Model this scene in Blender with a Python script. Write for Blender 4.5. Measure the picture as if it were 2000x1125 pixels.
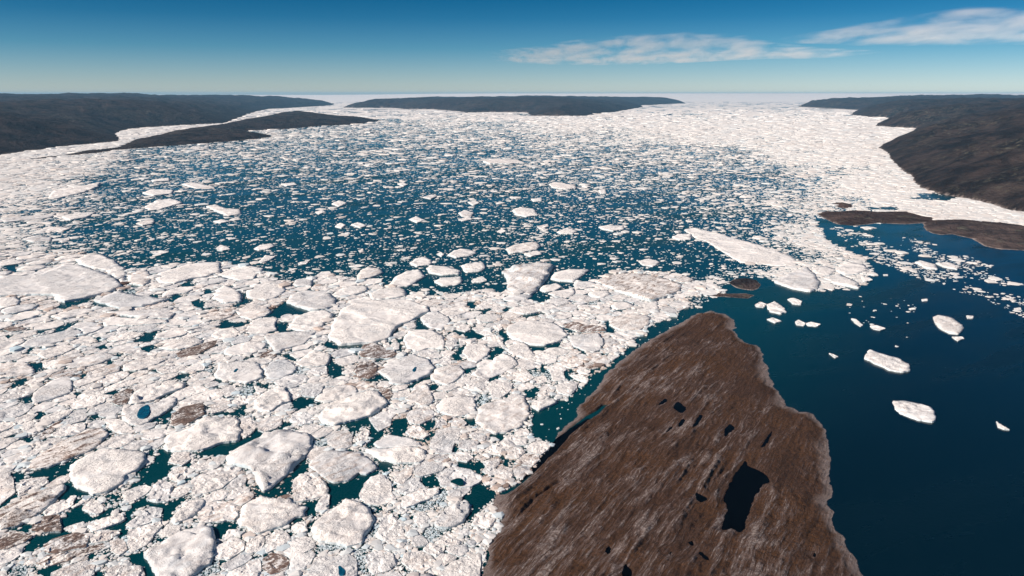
import bpy, math, random
import numpy as np
from mathutils import Vector

for o in list(bpy.data.objects):
    bpy.data.objects.remove(o, do_unlink=True)
SC = bpy.context.scene
COL = SC.collection
rng = np.random.default_rng(7)
random.seed(7)

# ------------------------------------------------------------------ camera
H_CAM = 400.0                      # metres above the water
F_PX = 1482.0                      # focal length for a 2000 px wide frame
HORIZON = 183.0
PITCH = math.atan((562.5 - HORIZON) / F_PX)
cam_d = bpy.data.cameras.new("camera")
cam_d.sensor_width = 36.0
cam_d.angle = 2 * math.atan(1000.0 / F_PX)
cam_d.clip_start = 1.0
cam_d.clip_end = 400000.0
cam = bpy.data.objects.new("camera", cam_d)
cam.location = (0, 0, H_CAM)
cam.rotation_euler = (math.pi / 2 - PITCH, 0, 0)
COL.objects.link(cam)
SC.camera = cam

# ------------------------------------------------------------------ sky, sun, exposure
SUN_EL = math.radians(33.0)
SUN_AZ = math.radians(244.0)       # compass bearing, view direction = 0, clockwise: behind the camera, a little to its left
SKY_TINT = [(0.0, (0.62, 0.68, 0.80)), (0.012, (0.54, 0.63, 0.76)), (0.055, (0.19, 0.43, 0.58)), (0.09, (0.060, 0.30, 0.46)), (0.12, (0.012, 0.235, 0.38)), (0.30, (0.01, 0.23, 0.33)), (1.0, (0.16, 0.34, 0.52))]
world = bpy.data.worlds.new("World")
SC.world = world
world.use_nodes = True
wn, wl = world.node_tree.nodes, world.node_tree.links
wn.clear()
sky = wn.new("ShaderNodeTexSky")
sky.sky_type = 'NISHITA'
sky.sun_disc = False
sky.sun_elevation = SUN_EL
sky.sun_rotation = SUN_AZ
sky.altitude = 1500.0
sky.air_density = 1.0
sky.dust_density = 0.3
sky.ozone_density = 3.0
# the polarised, very clear arctic air deepens quickly above the horizon
wtc = wn.new("ShaderNodeTexCoord")
wsep = wn.new("ShaderNodeSeparateXYZ")
wl.new(wtc.outputs["Generated"], wsep.inputs[0])
wramp = wn.new("ShaderNodeValToRGB")
cr = wramp.color_ramp
cr.interpolation = 'LINEAR'
cr.elements.remove(cr.elements[1])
for pos, c in SKY_TINT:
    e = cr.elements[0] if pos == 0.0 else cr.elements.new(pos)
    e.position = pos
    e.color = (*c, 1.0)
wl.new(wsep.outputs[2], wramp.inputs[0])
wmul = wn.new("ShaderNodeMix")
wmul.data_type = 'RGBA'
wmul.blend_type = 'MULTIPLY'
wmul.inputs[0].default_value = 1.0
bg = wn.new("ShaderNodeBackground")
bg.inputs["Strength"].default_value = 0.085
wo = wn.new("ShaderNodeOutputWorld")
wl.new(sky.outputs[0], wmul.inputs[6])
wl.new(wramp.outputs[0], wmul.inputs[7])
wl.new(wmul.outputs[2], bg.inputs["Color"])
wl.new(bg.outputs[0], wo.inputs["Surface"])

sun_d = bpy.data.lights.new("sun", 'SUN')
sun_d.energy = 5.0
sun_d.angle = math.radians(0.5)
sun_d.color = (1.0, 0.905, 0.815)
sun = bpy.data.objects.new("sun", sun_d)
to_sun = Vector((math.sin(SUN_AZ) * math.cos(SUN_EL), math.cos(SUN_AZ) * math.cos(SUN_EL), math.sin(SUN_EL)))
sun.rotation_euler = to_sun.to_track_quat('Z', 'Y').to_euler()
sun.location = (0, -500, 900)
COL.objects.link(sun)

SC.view_settings.view_transform = 'Standard'
SC.view_settings.look = 'None'
SC.view_settings.gamma = 1.0
SC.view_settings.exposure = 0.50
SC.cycles.volume_bounces = 0
SC.cycles.max_bounces = 6
SC.cycles.use_denoising = True

# ------------------------------------------------------------------ helpers
CP, SP = math.cos(PITCH), math.sin(PITCH)

def ground(px, z=0.0):
    """pixel coordinates of the 2000x1125 photograph -> points on the level z"""
    px = np.atleast_2d(np.asarray(px, float))
    u, v = px[:, 0] - 1000.0, 562.5 - px[:, 1]
    dy = CP * F_PX + SP * v
    dz = -SP * F_PX + CP * v
    t = (z - H_CAM) / np.minimum(dz, -1.0)
    return np.stack([u * t, dy * t], 1)

def to_px(xy, z=0.0):
    xy = np.atleast_2d(np.asarray(xy, float))
    x, y, zz = xy[:, 0], xy[:, 1], z - H_CAM
    f = y * CP - zz * SP
    up = y * SP + zz * CP
    f = np.maximum(f, 1.0)
    return np.stack([1000 + F_PX * x / f, 562.5 - F_PX * up / f], 1)

def hash2(ix, iy, seed):
    n = (ix.astype(np.int64) * 374761393 + iy.astype(np.int64) * 668265263 + seed * 1442695041) & 0x7fffffff
    n = ((n ^ (n >> 13)) * 1274126177) & 0x7fffffff
    n = ((n ^ (n >> 16)) * 2246822519) & 0x7fffffff
    return (n ^ (n >> 15)) / 0x7fffffff

def vnoise(x, y, seed=0):
    ix, iy = np.floor(x), np.floor(y)
    fx, fy = x - ix, y - iy
    fx = fx * fx * fx * (fx * (fx * 6 - 15) + 10)
    fy = fy * fy * fy * (fy * (fy * 6 - 15) + 10)
    a, b = hash2(ix, iy, seed), hash2(ix + 1, iy, seed)
    c, d = hash2(ix, iy + 1, seed), hash2(ix + 1, iy + 1, seed)
    return (a + (b - a) * fx) * (1 - fy) + (c + (d - c) * fx) * fy

def fbm(x, y, octs=4, seed=0, gain=0.5):
    s, a, n = 0, 1.0, 0.0
    for k in range(octs):
        s = s + a * (vnoise(x * 2 ** k + 17.3 * k, y * 2 ** k - 9.1 * k, seed + k) - 0.5)
        n += a
        a *= gain
    return 2 * s / n            # about -1..1

def ridged(x, y, octs=4, seed=0):
    s, a, n = 0, 1.0, 0.0
    for k in range(octs):
        s = s + a * (1 - np.abs(2 * vnoise(x * 2 ** k + 31.7 * k, y * 2 ** k + 5.3 * k, seed + k) - 1))
        n += a
        a *= 0.5
    return s / n

def inside(poly, x, y):
    poly = np.asarray(poly)
    res = np.zeros(np.shape(x), bool)
    n = len(poly)
    for i in range(n):
        x1, y1 = poly[i]
        x2, y2 = poly[(i + 1) % n]
        if y1 == y2:
            continue
        c = (y1 > y) != (y2 > y)
        res ^= c & (x < (x2 - x1) * (y - y1) / (y2 - y1) + x1)
    return res

def seg_dist(poly, x, y, closed=True):
    poly = np.asarray(poly)
    d = np.full(np.shape(x), 1e18)
    n = len(poly)
    for i in range(n if closed else n - 1):
        a, b = poly[i], poly[(i + 1) % n]
        ab = b - a
        L = max(ab @ ab, 1e-9)
        t = np.clip(((x - a[0]) * ab[0] + (y - a[1]) * ab[1]) / L, 0, 1)
        d = np.minimum(d, (x - a[0] - t * ab[0]) ** 2 + (y - a[1] - t * ab[1]) ** 2)
    return np.sqrt(d)

def smooth(t):
    t = np.clip(t, 0, 1)
    return t * t * (3 - 2 * t)

def parse(s, ox=0.0, oy=0.0, k=1.0):
    return np.array([[ox + float(a) / k, oy + float(b) / k] for a, b in (p.split(",") for p in s.split())])

def chaikin(p, n=1, w=0.25):
    for _ in range(n):
        q = np.roll(p, -1, 0)
        p = np.stack([(1 - w) * p + w * q, w * p + (1 - w) * q], 1).reshape(-1, 2)
    return p

def resample(p, n):
    q = np.vstack([p, p[:1]])
    L = np.r_[0, np.cumsum(np.hypot(*np.diff(q, axis=0).T))]
    t = np.linspace(0, L[-1], n, endpoint=False)
    return np.stack([np.interp(t, L, q[:, 0]), np.interp(t, L, q[:, 1])], 1)

def rough_outline(p, spacing, amp, seed, iters=3):
    """a coastline: the traced outline with small bays and points of its own"""
    L = np.hypot(*np.diff(np.vstack([p, p[:1]]), axis=0).T).sum()
    r = resample(p, max(int(L / spacing), 24))
    tn = np.roll(r, -1, 0) - np.roll(r, 1, 0)
    tn /= np.maximum(np.hypot(tn[:, 0], tn[:, 1]), 1e-9)[:, None]
    nz = fbm(r[:, 0] / (spacing * 6), r[:, 1] / (spacing * 6), 4, seed, 0.65)
    return r + np.stack([-tn[:, 1], tn[:, 0]], 1) * (nz * amp)[:, None]

def mesh_from(name, verts, quads=None, tris=None, smooth_mask=None, mats=()):
    """verts (n,3); quads (m,4); tris (k,3)"""
    me = bpy.data.meshes.new(name)
    verts = np.asarray(verts, np.float32)
    q = np.zeros((0, 4), np.int32) if quads is None else np.asarray(quads, np.int32)
    t = np.zeros((0, 3), np.int32) if tris is None else np.asarray(tris, np.int32)
    me.vertices.add(len(verts))
    me.vertices.foreach_set("co", verts.ravel())
    loops = np.concatenate([q.ravel(), t.ravel()]).astype(np.int32)
    me.loops.add(len(loops))
    me.loops.foreach_set("vertex_index", loops)
    starts = np.concatenate([np.arange(len(q)) * 4, len(q) * 4 + np.arange(len(t)) * 3]).astype(np.int32)
    me.polygons.add(len(starts))
    me.polygons.foreach_set("loop_start", starts)
    me.update(calc_edges=True)
    if smooth_mask is None:
        smooth_mask = np.zeros(len(starts), bool)
    elif smooth_mask is True:
        smooth_mask = np.ones(len(starts), bool)
    me.polygons.foreach_set("use_smooth", np.asarray(smooth_mask, bool))
    for m in mats:
        me.materials.append(m)
    me.validate()
    return me

def link(name, me, parent=None, label=None, cat=None, group=None, kind=None, loc=None):
    o = bpy.data.objects.new(name, me)
    COL.objects.link(o)
    if loc is not None:
        o.location = loc
    if parent is not None:
        o.parent = parent
    if label:
        o["label"] = label
    if cat:
        o["category"] = cat
    if group:
        o["group"] = group
    if kind:
        o["kind"] = kind
    return o

# ------------------------------------------------------------------ materials
def new_mat(name):
    m = bpy.data.materials.new(name)
    m.use_nodes = True
    nt = m.node_tree
    b = nt.nodes["Principled BSDF"]
    return m, nt, b

class N:
    """small node-graph writer"""
    def __init__(s, nt):
        s.nt = nt
    def node(s, t, **kw):
        n = s.nt.nodes.new(t)
        for k, v in kw.items():
            setattr(n, k, v)
        return n
    def put(s, sock, v):
        if hasattr(v, "is_output") or hasattr(v, "links"):
            s.nt.links.new(v, sock)
        else:
            sock.default_value = v
    def coord(s):
        return s.node("ShaderNodeNewGeometry").outputs["Position"]
    def mapping(s, vec, scale=(1, 1, 1), rot=(0, 0, 0), loc=(0, 0, 0)):
        n = s.node("ShaderNodeMapping", vector_type='TEXTURE')
        s.put(n.inputs["Vector"], vec)
        n.inputs["Scale"].default_value = tuple(1.0 / k for k in scale)
        n.inputs["Rotation"].default_value = rot
        n.inputs["Location"].default_value = loc
        return n.outputs[0]
    def noise(s, vec, scale, detail=4, rough=0.55, distort=0.0, ntype='FBM', lac=2.0):
        n = s.node("ShaderNodeTexNoise", noise_dimensions='3D', noise_type=ntype)
        s.put(n.inputs["Vector"], vec)
        n.inputs["Scale"].default_value = scale
        n.inputs["Detail"].default_value = detail
        n.inputs["Roughness"].default_value = rough
        n.inputs["Distortion"].default_value = distort
        n.inputs["Lacunarity"].default_value = lac
        return n.outputs["Fac"]
    def voronoi(s, vec, scale, feature='F1', out="Distance", rand=1.0):
        n = s.node("ShaderNodeTexVoronoi", feature=feature)
        s.put(n.inputs["Vector"], vec)
        n.inputs["Scale"].default_value = scale
        n.inputs["Randomness"].default_value = rand
        return n.outputs[out]
    def ramp(s, fac, a, b, lo=0.0, hi=1.0):
        n = s.node("ShaderNodeMapRange", interpolation_type='SMOOTHSTEP')
        s.put(n.inputs[0], fac)
        s.put(n.inputs[1], a)
        s.put(n.inputs[2], b)
        s.put(n.inputs[3], lo)
        s.put(n.inputs[4], hi)
        return n.outputs[0]
    def math(s, op, a, b=0.0, clamp=False):
        n = s.node("ShaderNodeMath", operation=op, use_clamp=clamp)
        s.put(n.inputs[0], a)
        s.put(n.inputs[1], b)
        return n.outputs[0]
    def mix(s, fac, a, b):
        n = s.node("ShaderNodeMix", data_type='RGBA')
        s.put(n.inputs[0], fac)
        s.put(n.inputs[6], a)
        s.put(n.inputs[7], b)
        return n.outputs[2]
    def attr(s, name, kind='GEOMETRY', out="Fac"):
        n = s.node("ShaderNodeAttribute", attribute_type=kind, attribute_name=name)
        return n.outputs[out]
    def bump(s, h, strength, dist):
        n = s.node("ShaderNodeBump")
        s.put(n.inputs["Height"], h)
        n.inputs["Strength"].default_value = strength
        n.inputs["Distance"].default_value = dist
        return n.outputs[0]

def C4(r, g, b):
    return (r, g, b, 1.0)

ICE_WHITE = C4(0.87, 0.815, 0.765)
ICE_GREY = C4(0.61, 0.62, 0.63)
ICE_BLUE = C4(0.42, 0.60, 0.68)
DIRT = C4(0.10, 0.056, 0.042)
DIRT_PALE = C4(0.52, 0.425, 0.37)

def ice_material(name, kind):
    m, nt, b = new_mat(name)
    g = N(nt)
    P = g.coord()
    at = 'OBJECT' if kind == 'floe' else 'GEOMETRY'
    dirt = g.attr('dirt', at)
    grey = g.attr('grey', at)
    flat = g.mapping(P, scale=(1, 1, 0.4))
    streak = g.mapping(P, scale=(0.55, 1.5, 0.4), rot=(0, 0, math.radians(52)))
    big = g.noise(flat, 0.030, 5, 0.6)
    mid = g.noise(streak, 0.085, 5, 0.65, 0.6)
    fine = g.noise(flat, 0.33, 5, 0.7)
    # grey glaze, pale dirt film, then dark dirt in clotted specks
    gm = g.math('ADD', g.ramp(big, 0.45, 0.75, 0.0, 0.55), g.math('MULTIPLY', grey, g.ramp(mid, 0.25, 0.6, 0.45, 1.0)), True)
    col = g.mix(gm, ICE_WHITE, ICE_GREY)
    film = g.math('MULTIPLY', g.ramp(mid, 0.40, 0.72), g.math('ADD', g.math('MULTIPLY', dirt, 1.6), 0.10), True)
    col = g.mix(film, col, DIRT_PALE)
    blotch = g.noise(flat, 0.055, 7, 0.72, 0.8)
    col = g.mix(g.ramp(blotch, 0.52, 0.72, 0.0, 0.38), col, C4(0.60, 0.52, 0.475))
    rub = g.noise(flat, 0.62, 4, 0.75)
    pit_shade = g.math('MULTIPLY', g.ramp(rub, 0.43, 0.30), g.ramp(blotch, 0.40, 0.56), True)  # shade inside rubble pits, painted as dark grey specks
    col = g.mix(g.math('MULTIPLY', pit_shade, 0.6), col, C4(0.26, 0.245, 0.24))
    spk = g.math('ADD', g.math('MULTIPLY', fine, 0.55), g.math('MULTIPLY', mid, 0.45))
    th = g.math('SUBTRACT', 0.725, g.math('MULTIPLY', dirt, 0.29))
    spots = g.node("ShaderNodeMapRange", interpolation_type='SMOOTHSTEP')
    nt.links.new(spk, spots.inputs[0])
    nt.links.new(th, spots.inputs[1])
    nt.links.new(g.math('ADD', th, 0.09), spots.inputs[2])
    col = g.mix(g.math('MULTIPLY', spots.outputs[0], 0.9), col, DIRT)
    # old blue ice where a block breaks off steeply
    nrm = g.node("ShaderNodeNewGeometry").outputs["True Normal"]
    sep = g.node("ShaderNodeSeparateXYZ")
    nt.links.new(nrm, sep.inputs[0])
    steep = g.ramp(sep.outputs[2], 0.55, 0.1, 0.0, 0.45)
    col = g.mix(steep, col, ICE_BLUE)
    nt.links.new(col, b.inputs["Base Color"])
    b.inputs["Roughness"].default_value = 0.75
    b.inputs["Specular IOR Level"].default_value = 0.25
    h = g.math('ADD', g.math('MULTIPLY', mid, 1.2), g.math('ADD', g.math('MULTIPLY', fine, 0.8), g.math('MULTIPLY', rub, 0.35)))
    h = g.math('MULTIPLY', h, g.ramp(g.noise(flat, 0.016, 3, 0.5, 0.3), 0.36, 0.60, 0.25, 1.25))
    nt.links.new(g.bump(h, 0.85, 2.6), b.inputs["Normal"])
    return m

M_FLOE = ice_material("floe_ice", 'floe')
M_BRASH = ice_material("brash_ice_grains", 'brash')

def simple_ice(name):
    m, nt, b = new_mat(name)
    g = N(nt)
    P = g.coord()
    t = g.attr('dirt')
    gr = g.attr('grey')
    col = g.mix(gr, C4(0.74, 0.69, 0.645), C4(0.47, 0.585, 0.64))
    col = g.mix(g.ramp(t, 0.0, 0.6), col, DIRT_PALE)
    col = g.mix(g.ramp(t, 0.6, 1.0), col, DIRT)
    nt.links.new(col, b.inputs["Base Color"])
    b.inputs["Roughness"].default_value = 0.8
    b.inputs["Specular IOR Level"].default_value = 0.2
    return m
M_DRIFT = simple_ice("drift_ice_white")

def far_ice(name):
    m, nt, b = new_mat(name)
    g = N(nt)
    P = g.coord()
    a = g.noise(P, 0.0011, 6, 0.65)
    c = g.noise(P, 0.006, 5, 0.7)
    v = g.math('ADD', g.math('MULTIPLY', a, 0.5), g.math('MULTIPLY', c, 0.5))
    col = g.mix(g.ramp(v, 0.45, 0.66), C4(0.82, 0.75, 0.69), C4(0.70, 0.65, 0.61))
    nt.links.new(col, b.inputs["Base Color"])
    b.inputs["Roughness"].default_value = 0.85
    nt.links.new(g.bump(c, 0.3, 12.0), b.inputs["Normal"])
    return m
M_FAR = far_ice("fjord_ice")

def water_material():
    m, nt, b = new_mat("fjord_water")
    g = N(nt)
    P = g.coord()
    big = g.noise(P, 0.0016, 3, 0.5)
    col = g.mix(g.ramp(big, 0.35, 0.7), C4(0.0002, 0.031, 0.038), C4(0.0003, 0.040, 0.046))
    # the sheltered bay behind the headland is clear and deep, the fjord carries glacial silt
    dt = g.node("ShaderNodeVectorMath", operation='DOT_PRODUCT')
    nt.links.new(P, dt.inputs[0])
    dt.inputs[1].default_value = (0.8, -0.6, 0.0)
    bay = g.ramp(g.math('ADD', dt.outputs["Value"], g.math('MULTIPLY', big, 160.0)), -470.0, -60.0)
    col = g.mix(bay, col, C4(0.0002, 0.0075, 0.0130))
    nt.links.new(col, b.inputs["Base Color"])
    lane = g.noise(g.mapping(P, scale=(0.35, 1.0, 1.0), rot=(0, 0, math.radians(28))), 0.0075, 5, 0.6, 0.8)
    nt.links.new(g.ramp(lane, 0.38, 0.66, 0.09, 0.32), b.inputs["Roughness"])
    b.inputs["IOR"].default_value = 1.333
    r = g.noise(g.mapping(P, scale=(1, 1, 1)), 0.22, 4, 0.6)
    r2 = g.noise(P, 0.03, 3, 0.5)
    nt.links.new(g.bump(g.math('ADD', r, r2), 0.16, 1.2), b.inputs["Normal"])
    return m
M_WATER = water_material()

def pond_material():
    m, nt, b = new_mat("peaty_pond_and_cleft_shade")
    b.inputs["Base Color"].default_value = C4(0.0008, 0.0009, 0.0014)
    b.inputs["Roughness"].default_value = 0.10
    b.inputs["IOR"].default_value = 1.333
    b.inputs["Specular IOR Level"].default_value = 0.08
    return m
M_POND_AND_SHADE = pond_material()

def pool_material():
    m, nt, b = new_mat("meltwater_blue")
    g = N(nt)
    n = g.noise(g.coord(), 0.15, 3, 0.6)
    nt.links.new(g.mix(g.ramp(n, 0.35, 0.65), C4(0.002, 0.055, 0.105), C4(0.004, 0.10, 0.17)), b.inputs["Base Color"])
    b.inputs["Roughness"].default_value = 0.15
    return m
M_POOL = pool_material()

def land_material(name, near, streak_deg=0.0, ramp_dark=1.0):
    m, nt, b = new_mat(name)
    g = N(nt)
    P = g.coord()
    shore = g.attr('shore')          # 1 on the washed bare rock at the water's edge
    rock = g.attr('rock')            # rib tops
    if near:
        wob = g.node("ShaderNodeVectorMath", operation='ADD')
        nz = g.node("ShaderNodeTexNoise", noise_dimensions='3D')
        nt.links.new(P, nz.inputs["Vector"])
        nz.inputs["Scale"].default_value = 0.018
        nz.inputs["Detail"].default_value = 3.0
        sc = g.node("ShaderNodeVectorMath", operation='SCALE')
        nt.links.new(nz.outputs["Color"], sc.inputs[0])
        sc.inputs["Scale"].default_value = 11.0
        nt.links.new(P, wob.inputs[0])
        nt.links.new(sc.outputs[0], wob.inputs[1])
        W = wob.outputs[0]
        rot = (0, 0, math.radians(streak_deg))
        st = g.mapping(W, scale=(0.075, 1.0, 0.3), rot=rot)
        s1 = g.noise(st, 0.15, 8, 0.74, 0.6)
        s2 = g.noise(g.mapping(W, scale=(0.10, 1.0, 0.3), rot=rot), 0.62, 7, 0.76, 0.5)
        pat = g.noise(P, 0.012, 5, 0.6, 0.4)
        area = g.noise(g.mapping(W, scale=(0.5, 1.0, 0.3), rot=rot), 0.020, 4, 0.6)
        fin = g.noise(P, 0.34, 7, 0.74)
        heath = g.mix(g.ramp(pat, 0.38, 0.62), C4(0.092, 0.045, 0.026), C4(0.124, 0.057, 0.025))
        heath = g.mix(g.ramp(fin, 0.42, 0.64), heath, C4(0.046, 0.026, 0.018))
        grey = g.mix(g.ramp(fin, 0.38, 0.66), C4(0.180, 0.122, 0.104), C4(0.085, 0.051, 0.040))
        lin = g.math('ADD', g.math('MULTIPLY', s1, 0.45), g.math('MULTIPLY', s2, 0.55))
        lin = g.math('ADD', lin, g.math('MULTIPLY', g.math('SUBTRACT', rock, 0.50), 0.30))
        lin = g.math('ADD', lin, g.math('MULTIPLY', g.math('SUBTRACT', area, 0.5), 0.24))
        col = g.mix(g.ramp(lin, 0.48, 0.60, 0.0, 0.9), heath, grey)
        bright = g.mix(g.ramp(fin, 0.45, 0.6), C4(0.21, 0.155, 0.135), C4(0.42, 0.35, 0.32))
        col = g.mix(g.math('MULTIPLY', g.ramp(lin, 0.56, 0.62), g.ramp(fin, 0.38, 0.50), True), col, bright)
        col = g.mix(g.ramp(lin, 0.43, 0.34, 0.0, 0.75), col, C4(0.036, 0.021, 0.016))
        edge = g.math('MULTIPLY', shore, g.ramp(g.math('ADD', g.math('MULTIPLY', fin, 0.6), g.math('MULTIPLY', s2, 0.4)), 0.33, 0.55), True)
        col = g.mix(edge, col, C4(0.33, 0.265, 0.245))
        hgt = g.math('ADD', g.math('MULTIPLY', s1, 2.2), g.math('ADD', g.math('MULTIPLY', s2, 1.2), g.math('MULTIPLY', fin, 0.9)))
        nt.links.new(g.bump(hgt, 1.0, 3.6), b.inputs["Normal"])
    else:
        big = g.noise(P, 0.0012, 5, 0.6, 0.5)
        mid = g.noise(g.mapping(P, scale=(1, 1, 2.0)), 0.006, 7, 0.68, 0.4)
        fin = g.noise(P, 0.03, 5, 0.7)
        col = g.mix(g.ramp(mid, 0.38, 0.64), C4(0.008 * ramp_dark, 0.0065 * ramp_dark, 0.0075 * ramp_dark), C4(0.046 * ramp_dark, 0.032 * ramp_dark, 0.028 * ramp_dark))
        col = g.mix(g.ramp(big, 0.5, 0.72, 0.0, 0.6), col, C4(0.030 * ramp_dark, 0.017 * ramp_dark, 0.013 * ramp_dark))
        scree = g.math('MULTIPLY', rock, g.ramp(fin, 0.5, 0.68), True)
        col = g.mix(scree, col, C4(0.095, 0.088, 0.066))
        col = g.mix(g.math('MULTIPLY', shore, g.ramp(fin, 0.35, 0.6), True), col, C4(0.34, 0.28, 0.25))
        nt.links.new(g.bump(g.math('ADD', mid, g.math('MULTIPLY', fin, 0.25)), 1.0, 45.0), b.inputs["Normal"])
    nt.links.new(col, b.inputs["Base Color"])
    b.inputs["Roughness"].default_value = 0.92
    b.inputs["Specular IOR Level"].default_value = 0.15
    return m
# ------------------------------------------------------------------ traced outlines
# each tile: (x origin, y origin, scale) of an enlarged crop of the photograph
TILES = {'A': (0, 470, 5), 'B': (400, 470, 5), 'C': (800, 470, 5), 'D': (0, 690, 5), 'E': (400, 690, 5), 'F': (800, 690, 5),
         'G': (0, 900, 5), 'H': (400, 900, 5), 'I': (700, 900, 5), 'M': (650, 300, 2.813), 'N': (0, 300, 2.813),
         'R': (1300, 300, 2.813), 'S': (1600, 560, 1.99), 'P': (1300, 800, 3.4625), 'K': (900, 580, 2.065), 'X': (0, 0, 1)}

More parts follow.
